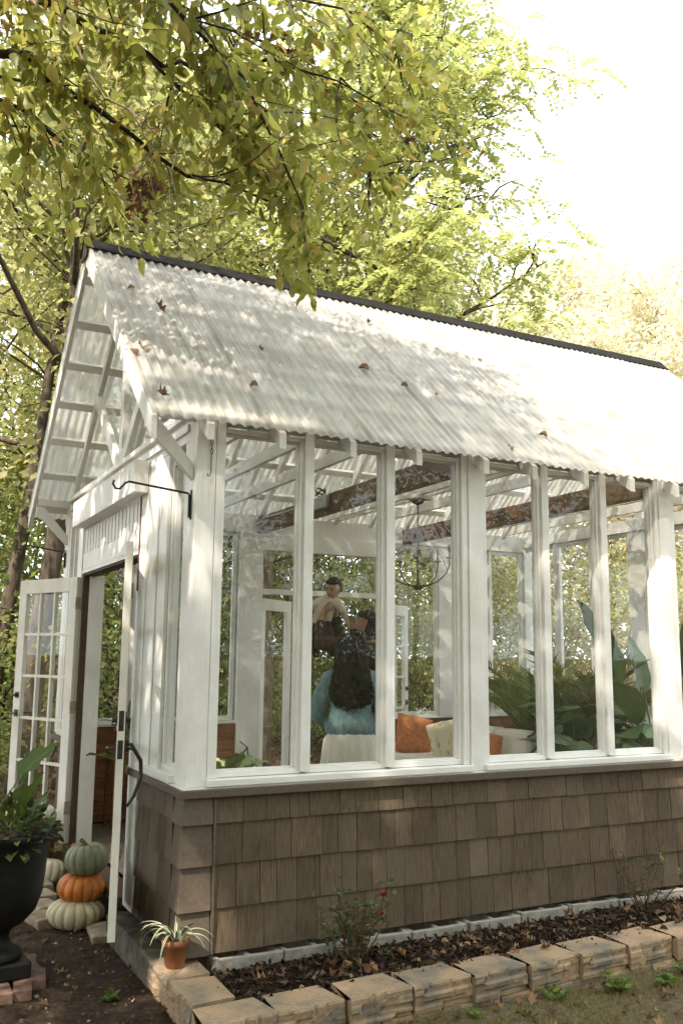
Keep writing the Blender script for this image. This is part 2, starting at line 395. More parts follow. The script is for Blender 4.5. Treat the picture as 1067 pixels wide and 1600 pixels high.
# far long wall: windows, doorway with a transom
def farwin(x0, x1, zb=.96, zt=2.77): sash(x0, x1, zb, zt, lb, True)
for a, b in ((.16, .60), (.68, 1.12), (1.20, 1.64)): farwin(a, b)
for a, b in ((3.50, 4.06), (4.30, 4.76), (4.84, 5.26)): farwin(a, b)
for a, b in ((.10, .13), (.63, .65), (1.15, 1.17), (4.09, 4.27), (4.79, 4.81), (5.29, 5.3)):
    cover(a, b, .93, 2.80, lb, True, d0=.0, d1=.085, name='post')
MB().bx(1.68, 1.93, GW-.13, GW+.01, .05, 2.8).build('post', M['white'], G, bevel=.004)
MB().bx(3.432, 3.468, GW-.10, GW+.01, .05, 2.8).build('post', M['white'], G, bevel=.004)
MB().bx(.1, GL-.1, GW-.10, GW, 2.802, 2.985).build('wall_plate', M['white'], G, bevel=.003)
MB().bx(1.931, 3.431, GW-.11, GW-.01, 2.63, 2.80).build('door_header', M['white'], G, bevel=.003)
MB().bx(1.931, 3.431, GW-.10, GW-.02, 2.18, 2.235).build('transom_bar', M['white'], G, bevel=.003)
t_ = MB().bx(1.94, 3.42, GW-.062, GW-.058, 2.237, 2.628).build('transom_pane', M['glass'], G)
MB().bx(.1, 1.68, GW-.13, GW+.04, .90, .928).build('window_sill', M['white'], G, bevel=.004)
MB().bx(3.47, GL-.1, GW-.13, GW+.04, .90, .928).build('window_sill', M['white'], G, bevel=.004)

# far end wall
ys = [.16, .74, 1.32, 2.06, 2.64, 3.22]
for i, a in enumerate(ys): sash(a, a+.50, .95, 2.83, eb, True)
for a, b in ((.69, .71), (1.27, 1.29), (1.85, 2.03), (2.59, 2.61), (3.17, 3.19)): cover(a, b, .92, 2.86, eb, True, d0=0, d1=.085, name='post')
part(eb, 'window_sill', 'white', .1, GW-.1, -.03, .13, .86, .92, far=True)
part(eb, 'gable_beam', 'white', .1, GW-.1, .0, .1, 2.862, 2.985, far=True)

# near gable: narrow windows, casing, beam, header box, picket panel
sash(.245, .50, .929, 2.72, eb, False); sash(3.24, 3.48, .929, 2.72, eb, False)
cover(.531, .70, .857, 2.80, eb, False, name='casing_board'); cover(.704, .915, .857, 2.80, eb, False, d0=-.02, name='casing_board')
cover(.918, 1.128, .0, 2.80, eb, False, d0=-.028, d1=.06, name='door_casing')
cover(2.945, 3.07, .0, 2.80, eb, False, d0=-.028, d1=.06, name='door_casing'); cover(3.072, 3.205, .857, 2.80, eb, False, name='casing_board')
part(eb, 'window_sill', 'white2', .20, .914, -.045, .1, .858, .897, bevel=.004); part(eb, 'window_sill', 'white2', 3.073, 3.60, -.045, .1, .858, .897, bevel=.004)
part(eb, 'gable_beam', 'white', .132, GW-.162, -.012, .10, 2.802, 2.97)
part(eb, 'beam_moulding', 'white2', .133, GW-.163, -.030, -.013, 2.856, 2.90); part(eb, 'beam_moulding', 'white2', .135, GW-.165, -.045, -.012, 2.935, 2.972)
part(eb, 'header_box', 'white2', .93, 2.94, -.125, -.03, 2.615, 2.83, bevel=.004)
part(eb, 'lintel', 'white', 1.13, 2.943, -.02, .10, 2.262, 2.40)
part(eb, 'lintel_strip', 'darkwood', 1.13, 2.943, -.012, .10, 2.212, 2.226); part(eb, 'lintel_trim', 'white', 1.13, 2.943, -.024, .09, 2.228, 2.260)
yy = 1.135; k = 0
while yy < 2.93:
    w = .105; mb = MB()
    if k % 5 in (1, 2, 3, 4) or True:
        mb.prism([(0, 0), (w-.03, 0), (w-.03, .20), (0, .20)], (-.018, yy, 2.402), (0, 1, 0), (0, 0, 1), (.03, 0, 0))
    mb.build('picket', M['white'], G, bevel=.002); yy += w; k += 1
part(eb, 'transom_pane', 'glass', 1.135, 2.94, .04, .044, 2.402, 2.80, bevel=0)
# door frame
part(eb, 'door_jamb', 'door', 1.130, 1.152, -.01, .12, .03, 2.21); part(eb, 'door_jamb', 'darkwood', 2.905, 2.944, -.012, .035, .03, 2.21); part(eb, 'door_jamb', 'white', 2.895, 2.944, .037, .16, .03, 2.21)
part(eb, 'threshold', 'darkwood', 1.13, 2.943, -.06, .12, -.02, .045)
part(eb, 'flashing', 'rust', 1.085, 1.103, -.034, -.029, 1.98, 2.61, bevel=0)
# king post and V braces over the door, panes behind them
MB().bx(.0, .06, 1.855, 1.945, 2.975, 4.5).build('king_post', M['white'], G, bevel=.003)
for sgn in (-1, 1):
    p1 = Vector((.012, 1.9+sgn*.05, 2.98)); yv = 1.9+sgn*1.02; p2 = Vector((.012, yv, 2.98+1.02*.80))
    MB().beam(p1, p2, .036, .105, (1, 0, 0)).build('gable_brace', M['white'], G, bevel=.003) if False else MB().beam(p1, p2, .105, .036, (1, 0, 0)).build('gable_brace', M['white'], G, bevel=.003)
for x in (.045, GL-.05):
    MB().prism([(.15, 2.985), (RY, zs(RY)-.16), (GW-.15, 2.985)], (x, 0, 0), (0, 1, 0), (0, 0, 1), (.004, 0, 0)).build('gable_pane', M['glass'], G)
MB().bx(GL-.06, GL, 1.855, 1.945, 2.986, 4.5).build('king_post', M['white'], G)

# rafters, purlins, bargeboards, ridge
def yz_prism(poly, x, t, name, mat, bevel=.002):
    return MB().prism(poly, (x-t/2, 0, 0), (0, 1, 0), (0, 0, 1), (t, 0, 0)).build(name, M[mat], G, bevel=bevel)
def mir(poly): return [(2*RY-a, b) for a, b in poly]
D0, D1 = .052, .165
raf = [(RY, RZ-D0), (RY, RZ-D1), (-.03, zs(-.03)-D1), (-.145, zs(-.145)-.145), (-.145, zs(-.145)-D0)]
xr = [0.02, .457, .924, 1.392, 1.851+.06, 2.312, 2.765, 3.20, 3.645, 4.1, 4.55, 5.0, GL-.02]
for x in xr:
    yz_prism(raf, x, .042, 'rafter', 'white'); yz_prism(mir(raf), x, .042, 'rafter', 'white')
for x in (-.318, GL+.318):
    brg = [(RY, RZ-.02), (RY, RZ-.17), (-.19, zs(-.19)-.15), (-.19, zs(-.19)-.02)]
    yz_prism(brg, x, .032, 'bargeboard', 'white', .003); yz_prism(mir(brg), x, .032, 'bargeboard', 'white', .003)
for i in range(7):
    y = -.10 + i*(1.80)/6.0
    for yy in (y, 2*RY-y):
        sg = 1 if yy < RY else -1
        MB().beam((-.30, yy, zs(yy)-.031), (GL+.30, yy, zs(yy)-.031), .075, .036, Vector((0, -SL*sg, 1)).normalized()).build('purlin', M['white'], G, bevel=.002)
MB().bx(-.29, GL+.29, RY-.018, RY+.018, RZ-.16, RZ-.06).build('ridge_board', M['white'], G)
# corner braces under the overhang, with the little lookout above each
for y in (.05, GW-.06):
    MB().beam((-.30, y, 2.855), (-.018, y, 2.545), .042, .085, (0, 1, 0)).build('corner_brace', M['white'], G, bevel=.003) if False else MB().prism([(-.305, 2.83), (-.305, 2.90), (-.245, 2.90), (-.018, 2.64), (-.018, 2.55)], (0, y-.022, 0), (1, 0, 0), (0, 0, 1), (0, .044, 0)).build('corner_brace', M['white'], G, bevel=.003)
    MB().bx(-.30, -.018, y-.03, y+.03, 2.902, 2.965).build('lookout', M['white'], G, bevel=.002)

# corrugated roof sheets
def sheet_mesh(near, x0, width, off):
    n = int(round(width/.0677*8)); rows = 14; V = np.zeros(((rows+1)*(n+1), 3)); i = 0
    ln = math.sqrt(1+SL*SL); ny, nz = (-SL/ln, 1/ln)
    r2 = np.random.RandomState(int(abs(x0)*1000)+near)
    xs = x0 + np.arange(n+1)*(width/n); ph = 2*np.pi*xs/.0677
    for j in range(rows+1):
        t = j/rows; y = -.225 + (RY+.015+.225)*t
        sag = -.003*abs(math.sin(t*6*math.pi)) + r2.uniform(-.0015, .0015)
        hgt = .0095*np.sin(ph) + off + sag
        yy = y + ny*hgt; zz = zs(y) + nz*hgt
        V[j*(n+1):(j+1)*(n+1), 0] = xs; V[j*(n+1):(j+1)*(n+1), 1] = yy if near else 2*RY-yy; V[j*(n+1):(j+1)*(n+1), 2] = zz
    a = (np.arange(rows)[:, None]*(n+1) + np.arange(n)[None]).ravel()
    F = np.stack([a, a+1, a+n+2, a+n+1], 1)
    if not near: F = F[:, ::-1]
    return np_mesh('roof_sheet', V, F4=F)
nsh = 9; pw = (GL+.68)/nsh
for near in (1, 0):
    for i in range(nsh):
        x0 = -.34+i*pw
        link_mesh('roof_sheet', sheet_mesh(near, x0, pw+(.06 if i < nsh-1 else 0), .012+.003*(i % 2)), M['roof'], G, smooth=True)
# screws along the purlins on the near slope
sc = MB().lathe([(.007, 0), (.0075, .004), (.004, .006)], 6).mesh('screw'); sc.materials.append(M['hinge'])
for i in range(7):
    y = -.10 + i*.3
    for j in range(20):
        x = -.26 + j*.31 + rng.uniform(-.03, .03); x = round(x/.0677 - .25)*.0677 + .25*.0677
        if i in (0, 2, 4, 5):
            o = link_mesh('screw', sc, None, G); o.location = (x, y-.014, zs(y)+.026); o.rotation_euler = (math.atan(SL), 0, 0)
# ridge cap, folded dark metal with a closed end
cw = .105
cap = [(RY-cw, zs(RY-cw)+.028), (RY, RZ+.045), (RY+cw, zs(RY+cw)+.028), (RY+cw, zs(RY+cw)+.010), (RY, RZ+.022), (RY-cw, zs(RY-cw)+.010)]
MB().prism(cap, (-.36, 0, 0), (0, 1, 0), (0, 0, 1), (GL+.72, 0, 0)).build('ridge_cap', M['ridge'], G, bevel=.003)
MB().prism([(RY-.10, zs(RY-.1)+.004), (RY, RZ+.02), (RY+.10, zs(RY+.1)+.004), (RY+.085, zs(RY+.1)-.04), (RY-.085, zs(RY-.1)-.04)], (-.352, 0, 0), (0, 1, 0), (0, 0, 1), (.012, 0, 0)).build('ridge_end_cap', M['darkwood'], G)

# tie beams across the room
for x in (1.905, 3.65): MB().bx(x-.055, x+.055, .11, GW-.11, 2.80, 2.955).build('tie_beam', M['beam'], G, bevel=.004)
for x in (.478, .945, 1.413, 2.333, 2.67, 2.79, 3.221, 4.12, 4.57, 5.02): MB().bx(x-.019, x+.019, .12, GW-.12, 2.99, 3.08).build('ceiling_joist', M['white'], G, bevel=.002)

# shingles
def shingle(p, w, h, axis, lean0=.022, lean1=.009):
    mb = MB(); t = lean0; t1 = lean1; j = rng.uniform(-.0025, .0015)
    if axis == 'x':
        v = [(-w/2, -t, j), (w/2, -t, j), (w/2, .0, j), (-w/2, .0, j), (-w/2, -t1, h), (w/2, -t1, h), (w/2, .0, h), (-w/2, .0, h)]
    else:
        v = [(-t, w/2, j), (-t, -w/2, j), (0, -w/2, j), (0, w/2, j), (-t1, w/2, h), (-t1, -w/2, h), (0, -w/2, h), (0, w/2, h)]
    mb.add(v, [(0, 3, 2, 1), (4, 5, 6, 7), (0, 1, 5, 4), (1, 2, 6, 5), (2, 3, 7, 6), (3, 0, 4, 7)])
    o = mb.build('shingle', M['shingle'], G); o.location = p
    return o
ZC = [0.0, .225, .45, .665, .803]
for c in range(4):
    h = ZC[c+1]-ZC[c]+(.012 if c < 3 else 0)
    x = .166
    while x < GL:
        w = min(rng.choice((.10, .125, .14, .155, .175, .195)), GL+.005-x)
        if w > .03: shingle((x+w/2, .002+rng.uniform(-.002, .0015), ZC[c]), w-rng.uniform(.0025, .0045), h, 'x')
        x += w
    y = .158
    while y < 1.10:
        w = min(rng.choice((.11, .14, .16, .19)), 1.115-y); 
        if w > .03: shingle((.002+rng.uniform(-.002, .0015), y+w/2, ZC[c]), w-.004, h, 'y')
        y += w
    # corner piece
    a, b = .040, .020; zb, zt = ZC[c]-.002, ZC[c]+h
    v = [(-a, -a, zb), (.142, -a, zb), (.142, .004, zb), (.004, .004, zb), (.004, .132, zb), (-a, .132, zb), (-b, -b, zt), (.142, -b, zt), (.142, .004, zt), (.004, .004, zt), (.004, .132, zt), (-b, .132, zt)]
    MB().add(v, [(0, 5, 4, 3, 2, 1), (6, 7, 8, 9, 10, 11)] + [(i, (i+1) % 6, (i+1) % 6+6, i+6) for i in range(6)]).build('corner_shingle', M['trimbrown'], G, bevel=.003)
MB().bx(.146, .163, -.032, .003, .0, .802).build('corner_strip', M['trimbrown'], G); MB().bx(-.032, .003, .136, .155, .0, .802).build('corner_strip', M['trimbrown'], G)

# doors
def door(hinge, ang, w, h, mirror=False, hw=True, z0=.045, mat='door', nrow=5, ncol=3):
    t = .042; st = .105; tr = .12; br = .25; mb = MB()
    mb.bx(0, st, -t/2, t/2, 0, h); mb.bx(w-st, w, -t/2, t/2, 0, h); mb.bx(st, w-st, -t/2, t/2, h-tr, h); mb.bx(st, w-st, -t/2, t/2, 0, br)
    d = mb.build('door', M[mat], G, bevel=.003); d.location = (hinge[0], hinge[1], z0); d.rotation_euler = (0, 0, ang)
    W0, H0 = w-2*st, h-tr-br
    for i in range(1, ncol): 
        x = st+W0*i/ncol; MB().bx(x-.012, x+.012, -t/2+.003, t/2-.003, br, h-tr).build('muntin', M[mat], d, bevel=.002)
    for j in range(1, nrow):
        z = br+H0*j/nrow; MB().bx(st, w-st, -t/2+.005, t/2-.005, z-.012, z+.012).build('muntin', M[mat], d, bevel=.002)
    for i in range(ncol):
        for j in range(nrow):
            MB().bx(st+W0*i/ncol+.012, st+W0*(i+1)/ncol-.012, -.0015, .0015, br+H0*j/nrow+.012, br+H0*(j+1)/nrow-.012).build('pane', M['glass'], d)
    if hw:
        for z in (.28, h*.5, h-.22):
            MB().bx(-.004, -.0005, -.018, .018, z-.05, z+.05).tube([(-.008, -t/2-.006, z-.05), (-.008, -t/2-.006, z+.05)], .007, 8).tube([(-.008, t/2+.006, z-.05), (-.008, t/2+.006, z+.05)], .006, 8).build('hinge', M['hinge'], d)
        sg = 1
        for s2, z in ((1, 1.0), (-1, 1.0)):
            y = s2*(t/2)
            y0_, y1_ = min(y, y+s2*.008), max(y, y+s2*.008)
            MB().bx(w-.085, w-.035, y0_, y1_, z-.03, z+.03).tube([(w-.06, y, z), (w-.06, y+s2*.045, z), (w-.13, y+s2*.05, z)], .009, 8).build('handle', M['iron'], d, bevel=.002)
            MB().bx(w-.085, w-.035, y0_, y1_, z+.13, z+.18).tube([(w-.06, y, z+.155), (w-.06, y+s2*.03, z+.155)], .014, 10).build('deadbolt', M['iron'], d, bevel=.002)
        for za, zb_ in ((.95, 1.05), (1.10, 1.21)): MB().bx(w+.0005, w+.002, -.014, .014, za, zb_).build('latch_plate', M['iron'], d)
    return d
dl = door((-.045, 2.93), math.atan2(.72, -.33), .83, 2.155)
dr = door((-.085, 1.115), math.atan2(-.86, -.222), .90, 2.155)
# the long curved pull on the near door
MB().tube([(.84, .022, 1.03), (.83, .06, 1.02), (.80, .115, .93), (.80, .12, .84), (.82, .085, .74), (.84, .05, .69), (.84, .03, .71)], [.008, .011, .012, .012, .010, .009, .008], 8).build('pull_handle', M['iron'], dr, smooth=True)
MB().bx(.815, .865, .0215, .028, .66, 1.20).build('handle_plate', M['iron'], dr, bevel=.003)
# back doors, swung outward
door((1.955, GW+.01), R(40), .72, 2.10, hw=False, nrow=1, ncol=1, mat='white'); door((3.43, GW+.02), R(38), .72, 2.10, hw=True, mat='white', nrow=5, ncol=2)

# floor
MB().bx(.09, GL-.09, .09, GW-.09, -.12, .045).build('floor', M['floor'], G)
# wire hook on the corner post
mb = MB(); hp = [(.066, -.02, 2.83), (.066, -.032, 2.82)]
for i in range(5):
    z = 2.80-i*.028
    mb.tube([(.066+.009*math.cos(t*math.pi/4)*(1 if i % 2 else .35), -.028+.009*math.cos(t*math.pi/4)*(.35 if i % 2 else 1), z+.017*math.sin(t*math.pi/4)) for t in range(9)], .0022, 5)
mb.tube([(.066, -.028, 2.675), (.066, -.028, 2.60), (.062, -.028, 2.575), (.05, -.028, 2.568), (.045, -.028, 2.585)], .0028, 6); mb.tube([(.066, 0, 2.822), (.066, -.03, 2.825), (.066, -.034, 2.81)], .003, 6)
tag(mb.build('chain_hook', M['iron'], None), 'small dark chain with a wire hook hanging on the corner post', 'hook')
# plant brackets on the corner posts
def plant_bracket(y, zt, label, length=.42, rise=.05):
    o = empty('plant_bracket', (-.018, y, zt), 0, label, 'bracket', 'iron plant brackets')
    MB().tube([(-.012, 0, -.14), (-.012, 0, -.01), (-.02, 0, .0), (-length*.9, 0, rise), (-length*.95, 0, rise-.01), (-length*1.02, 0, rise-.045), (-length*1.08, 0, rise-.045), (-length*1.12, 0, rise-.02), (-length*1.105, 0, rise+.0)], [.0065]*9, 8).build('arm', M['iron'], o)
    MB().bx(-.006, .0, -.011, .011, -.15, .02).build('mounting_plate', M['iron'], o, bevel=.002)
plant_bracket(.055, 2.475, 'black iron hook bracket on the corner post beside the shingled corner', .40, .035)
plant_bracket(3.74, 2.49, 'black iron hook bracket above the wide open glazed door', .40, .045)
# ================================================================== ground and garden
nrs = np.random.RandomState(11)
def vnoise(x, y, s, seed=0):
    x = np.asarray(x, float)*s; y = np.asarray(y, float)*s
    xi = np.floor(x).astype(int); yi = np.floor(y).astype(int); fx = x-xi; fy = y-yi
    fx = fx*fx*(3-2*fx); fy = fy*fy*(3-2*fy)
    def h(a, b): 
        v = np.sin(a*127.1+b*311.7+seed*74.7)*43758.5453; return v-np.floor(v)
    return (h(xi, yi)*(1-fx)+h(xi+1, yi)*fx)*(1-fy)+(h(xi, yi+1)*(1-fx)+h(xi+1, yi+1)*fx)*fy - .5
def ground_z(x, y):
    x = np.asarray(x, float); y = np.asarray(y, float)
    z = -.185 - .02*np.clip(-x, 0, 1) + .05*vnoise(x, y, .7, 1) * (np.hypot(x, y) > 6) + .018*vnoise(x, y, 3, 2) + .012*vnoise(x, y, 11, 3) + .007*vnoise(x, y, 27, 4)
    d = np.hypot(x-2, y+1); z = z + .02*np.clip(d-7, 0, 60) + .5*vnoise(x, y, .12, 5)*np.clip((d-8)/10, 0, 1)
    inside = (x > .0) & (x < 5.4) & (y > .0) & (y < 3.8); return np.where(inside, -.3, z)
def axis(lo, a, b, hi, st, k):
    return np.concatenate([lo+(a-lo)*(1-(1-np.linspace(0, 1, k, endpoint=False))**2.2), np.arange(a, b, st), b+(hi-b)*np.linspace(0, 1, k)**2.2])
ax_ = axis(-160, -2.6, 5.6, 170, .036, 40); ay_ = axis(-160, -2.4, 4.6, 180, .036, 40)
GX, GY = np.meshgrid(ax_, ay_); GZ = ground_z(GX, GY)
nx = len(ax_); a = (np.arange(len(ay_)-1)[:, None]*nx + np.arange(nx-1)[None]).ravel()
me = np_mesh('ground', np.stack([GX, GY, GZ], -1).reshape(-1, 3), F4=np.stack([a, a+1, a+nx+1, a+nx], 1))
m, nt, out = newmat('ground_soil'); v = coords(nt)
f1 = noise(nt, v, 1.3, 6, .6); f2 = noise(nt, v, 28, 8, .7); f3 = noise(nt, v, 9, 6, .6)
dirt = ramp(nt, f2, [(.3, (.016, .011, .007)), (.52, (.045, .031, .021)), (.75, (.09, .065, .043))])
litter = ramp(nt, f3, [(.35, (.05, .033, .02)), (.5, (.13, .085, .045)), (.66, (.19, .125, .065))])
turf = ramp(nt, f2, [(.35, (.075, .056, .034)), (.55, (.16, .125, .075)), (.7, (.24, .19, .12))])
sx = N(nt, 'ShaderNodeSeparateXYZ'); L(nt, v, sx.inputs[0])
wob = math_n(nt, 'MULTIPLY', math_n(nt, 'SUBTRACT', f1, .5), 1.2)
far_ = math_n(nt, 'GREATER_THAN', math_n(nt, 'ADD', sx.outputs[1], wob), 2.6)
lawn = math_n(nt, 'MULTIPLY', math_n(nt, 'LESS_THAN', math_n(nt, 'ADD', sx.outputs[1], math_n(nt, 'MULTIPLY', wob, .4)), -.7), math_n(nt, 'GREATER_THAN', math_n(nt, 'ADD', sx.outputs[0], wob), .0))
c = mixc(nt, far_, dirt, litter); c = mixc(nt, lawn, c, turf)
b = N(nt, 'ShaderNodeBsdfPrincipled', Roughness=.95); b.inputs['Specular IOR Level'].default_value = .15
L(nt, c, b.inputs['Base Color']); L(nt, bump(nt, f2, .9, .03), b.inputs['Normal']); L(nt, b.outputs[0], out.inputs['Surface'])
gr = link_mesh('ground', me, m, None, True); gr['kind'] = 'structure'

# --- retaining wall of split-face blocks
m, nt, out = newmat('split_stone'); oi = N(nt, 'ShaderNodeObjectInfo'); v = coords(nt)
ad = N(nt, 'ShaderNodeVectorMath'); ad.operation = 'ADD'; cmb = N(nt, 'ShaderNodeCombineXYZ'); L(nt, math_n(nt, 'MULTIPLY', oi.outputs['Random'], 31), cmb.inputs[0]); L(nt, v, ad.inputs[0]); L(nt, cmb.outputs[0], ad.inputs[1])
f = noise(nt, ad.outputs[0], 5, 3); f2 = noise(nt, ad.outputs[0], 90, 6, .65)
c = ramp(nt, f, [(.36, (.19, .165, .135)), (.48, (.32, .24, .155)), (.62, (.42, .29, .175)), (.75, (.35, .25, .165))])
c = mixc(nt, math_n(nt, 'MULTIPLY', ramp(nt, f2, [(.4, (1, 1, 1)), (.62, (0, 0, 0))]), .35), c, (.12, .095, .07))
b = N(nt, 'ShaderNodeBsdfPrincipled', Roughness=.92); b.inputs['Specular IOR Level'].default_value = .2
L(nt, c, b.inputs['Base Color']); L(nt, bump(nt, f2, .6, .006), b.inputs['Normal']); L(nt, b.outputs[0], out.inputs['Surface']); M['stone'] = m
def block_mesh(seed, w=.354, d=.225, h=.128):
    r_ = random.Random(seed); mb = MB()
    # layered front: rows of split ledges with random joints
    nxs, nzs = 22, 12; rows = []; zc = 0
    bands = []; z = 0
    while z < nzs: 
        k = r_.choice((2, 3, 3, 4)); bands.append((z, min(nzs, z+k))); z += k
    dep = [[0]*(nxs+1) for _ in range(nzs+1)]
    for b0, b1 in bands:
        cuts = [0]; 
        while cuts[-1] < nxs: cuts.append(min(nxs+1, cuts[-1]+r_.choice((4, 6, 8, 11))))
        for c0, c1 in zip(cuts[:-1], cuts[1:]):
            dd = r_.uniform(-.009, .009); tilt = r_.uniform(-.0015, .0015)
            for zi in range(b0, b1+1):
                for xi in range(c0, min(c1+1, nxs+1)):
                    e = -.0075 if zi == b1 or (xi == c0 and c0) else 0
                    dep[zi][xi] = dd + tilt*(zi-b0) + e + r_.uniform(-.0012, .0012)
    def tp(u): return w*(u-.5)
    V = []
    for zi in range(nzs+1):
        for xi in range(nxs+1): V.append((tp(xi/nxs), -dep[zi][xi]*.9, h*zi/nzs))
    F = [(j*(nxs+1)+i, j*(nxs+1)+i+1, (j+1)*(nxs+1)+i+1, (j+1)*(nxs+1)+i) for j in range(nzs) for i in range(nxs)]
    n0 = len(V); bw = w*.86
    V += [(-bw/2, d, 0), (bw/2, d, 0), (bw/2, d, h), (-bw/2, d, h)]
    top = [nzs*(nxs+1)+i for i in range(nxs+1)]; bot = list(range(nxs+1))
    lf = [j*(nxs+1) for j in range(nzs+1)]; rt = [j*(nxs+1)+nxs for j in range(nzs+1)]
    F += [tuple(top+[n0+2, n0+3]), tuple(bot[::-1]+[n0, n0+1]), (n0+1, n0, n0+3, n0+2), tuple(lf[::-1]+[n0+3, n0])[::1], tuple(rt+[n0+2, n0+1])[::-1]]
    mb.add(V, F); me = mb.mesh('block'); me.materials.append(M['stone'])
    bm = bmesh.new(); bm.from_mesh(me); bmesh.ops.recalc_face_normals(bm, faces=bm.faces); bm.to_mesh(me); bm.free()
    return me
bmz = [block_mesh(s_) for s_ in range(7)]
RW = empty('retaining_wall', (0, -.8, -.23), 0, 'low retaining wall of tan split-face concrete blocks round the mulch bed', 'retaining wall')
def put_block(x, y, z, rz):
    o = link_mesh('block', rng.choice(bmz), None, RW); o.location = (x, y+.8, z+.23); o.rotation_euler = (rng.uniform(-.012, .012), rng.uniform(-.012, .012), rz+rng.uniform(-.03, .03)); return o
for i in range(13):
    x = .012+i*.362; y = -.835+.018*x
    put_block(x+rng.uniform(-.006, .006), y+rng.uniform(-.010, .010), -.158+rng.uniform(-.005, .005), .075)
    put_block(x+.18, y+.004, -.288, .06)
for y in (-.40, -.045): 
    put_block(-.135, y, -.158, -math.pi/2); put_block(-.13, y-.10, -.288, -math.pi/2)

# --- hollow concrete blocks under the shingled wall
M['oldconc'] = mat_simple('mossy_concrete', (.05, .045, .03), (.14, .125, .09), 12, .95, bmp=.6, detail=8)
FD = empty('foundation', (0, 0, -.22), 0, 'row of grey hollow concrete blocks under the shingled wall', 'foundation')
def cinder():
    l, w, h, t = .39, .195, .19, .032; mb = MB()
    mb.bx(-l/2, l/2, -w/2, -w/2+t, 0, h); mb.bx(-l/2, l/2, w/2-t, w/2, 0, h)
    for x in (-l/2, -t/2, l/2-t): mb.bx(x, x+t, -w/2+t, w/2-t, 0, h-.004)
    me = mb.mesh('concrete_block'); me.materials.append(M['conc']); return me
cm = cinder()
def put_cinder(x, y, z, rz):
    o = link_mesh('concrete_block', cm, None, FD); o.location = (x, y, z+.22); o.rotation_euler = (rng.uniform(-.03, .03), rng.uniform(-.02, .02), rz+rng.uniform(-.04, .04))
    md = o.modifiers.new('bevel', 'BEVEL'); md.width = .006; md.segments = 2
for i in range(13): put_cinder(.36+i*.405, .022+rng.uniform(-.012, .012), -.208+rng.uniform(-.008, .004), 0)
MB().bx(-.125, .03, .12, 1.125, .0, .185).build('ledge', M['oldconc'], FD, bevel=.012)

# --- mulch bed
def bed_z(x, y): return -.062 + .02*vnoise(x, y, 4, 9) + .018*vnoise(x, y, 14, 10) + .01*vnoise(x, y, 33, 12) - .03*np.clip((np.asarray(y)+.28)*3, 0, 1)
bxs = np.arange(.03, 4.9, .022); bys = np.arange(-.68, -.03, .022); BX, BY = np.meshgrid(bxs, bys)
nb = len(bxs); a = (np.arange(len(bys)-1)[:, None]*nb + np.arange(nb-1)[None]).ravel()
o = link_mesh('flower_bed', np_mesh('flower_bed', np.stack([BX, BY, bed_z(BX, BY)], -1).reshape(-1, 3), F4=np.stack([a, a+1, a+nb+1, a+nb], 1)), M['soil'], None, True); o['kind'] = 'structure'
n = 13000; P = np.stack([nrs.uniform(.05, 4.85, n), nrs.uniform(-.66, -.10, n), np.zeros(n)], 1); P[:, 2] = bed_z(P[:, 0], P[:, 1])+nrs.uniform(-.004, .012, n)
D = nrs.normal(0, 1, (n, 3)); D[:, 2] *= .25; Nn = nrs.normal(0, .5, (n, 3)); Nn[:, 2] += 1
CHIP = (np.array([(-.5,0,-.2),(.5,0,-.2),(.5,1,-.2),(-.5,1,-.2),(-.4,.05,.2),(.4,.05,.2),(.4,.95,.2),(-.4,.95,.2)], float), np.array([(4,5,6,7),(0,1,5,4),(1,2,6,5),(2,3,7,6),(3,0,4,7)]))
M['mulch'] = mat_leaf('bark_mulch', [(0, (.010, .007, .005)), (.6, (.028, .019, .013)), (.88, (.065, .043, .028)), (1, (.17, .13, .095))], 0.0, .9, .1)
S = nrs.uniform(.016, .06, n); o = leaf_cloud('bark_mulch', P, D, Nn, S, (CHIP[0]*np.array([1, 1, .25]), CHIP[1]), M['mulch'], None, S*nrs.uniform(.12, .34, n)); tag(o, 'dark shredded bark mulch covering the flower bed', 'mulch', kind='stuff')
# dry leaves
DRY = (np.array([(0,0,0),(.13,.18,.03),(.40,.26,.14),(.24,.42,.06),(.38,.66,.17),(.14,.68,.05),(0,1,.1),(-.14,.68,.05),(-.38,.66,.17),(-.24,.42,.06),(-.40,.26,.14),(-.13,.18,.03),(0,.42,0)], float),
       np.array([(12,0,1,2),(12,2,3,4),(12,4,5,6),(12,6,7,8),(12,8,9,10),(12,10,11,0)]))
M['dry'] = mat_leaf('dry_leaf', [(0, (.05, .025, .014)), (.35, (.11, .06, .034)), (.65, (.18, .11, .065)), (.88, (.26, .15, .075)), (1, (.36, .28, .19))], .12, .7, .2, (.5, .25, .05))
def scatter(n, x0, x1, y0, y1, zf, s0, s1, up=.02, dens=None):
    x = nrs.uniform(x0, x1, n); y = nrs.uniform(y0, y1, n)
    if dens is not None: k = dens(x, y) > nrs.rand(n); x = x[k]; y = y[k]
    n = len(x); P = np.stack([x, y, zf(x, y)+nrs.uniform(.004, up, n)], 1); D = nrs.normal(0, 1, (n, 3)); D[:, 2] *= .35
    Nn = nrs.normal(0, .35, (n, 3)); Nn[:, 2] += 1; return P, D, Nn, nrs.uniform(s0, s1, n)
DRY2 = (DRY[0]*np.array([.62, 1, 2.6])+np.array([0, 0, 0]), DRY[1])
A_ = scatter(220, .1, 4.8, -.64, -.12, bed_z, .03, .075, .03); o = leaf_cloud('leaf_litter', *A_, (LEAF_M[0]*np.array([1.1, 1, 2.8]), LEAF_M[1]), M['dry']); tag(o, 'narrow curled brown leaves lying in the mulch bed', 'dry leaves', kind='stuff')
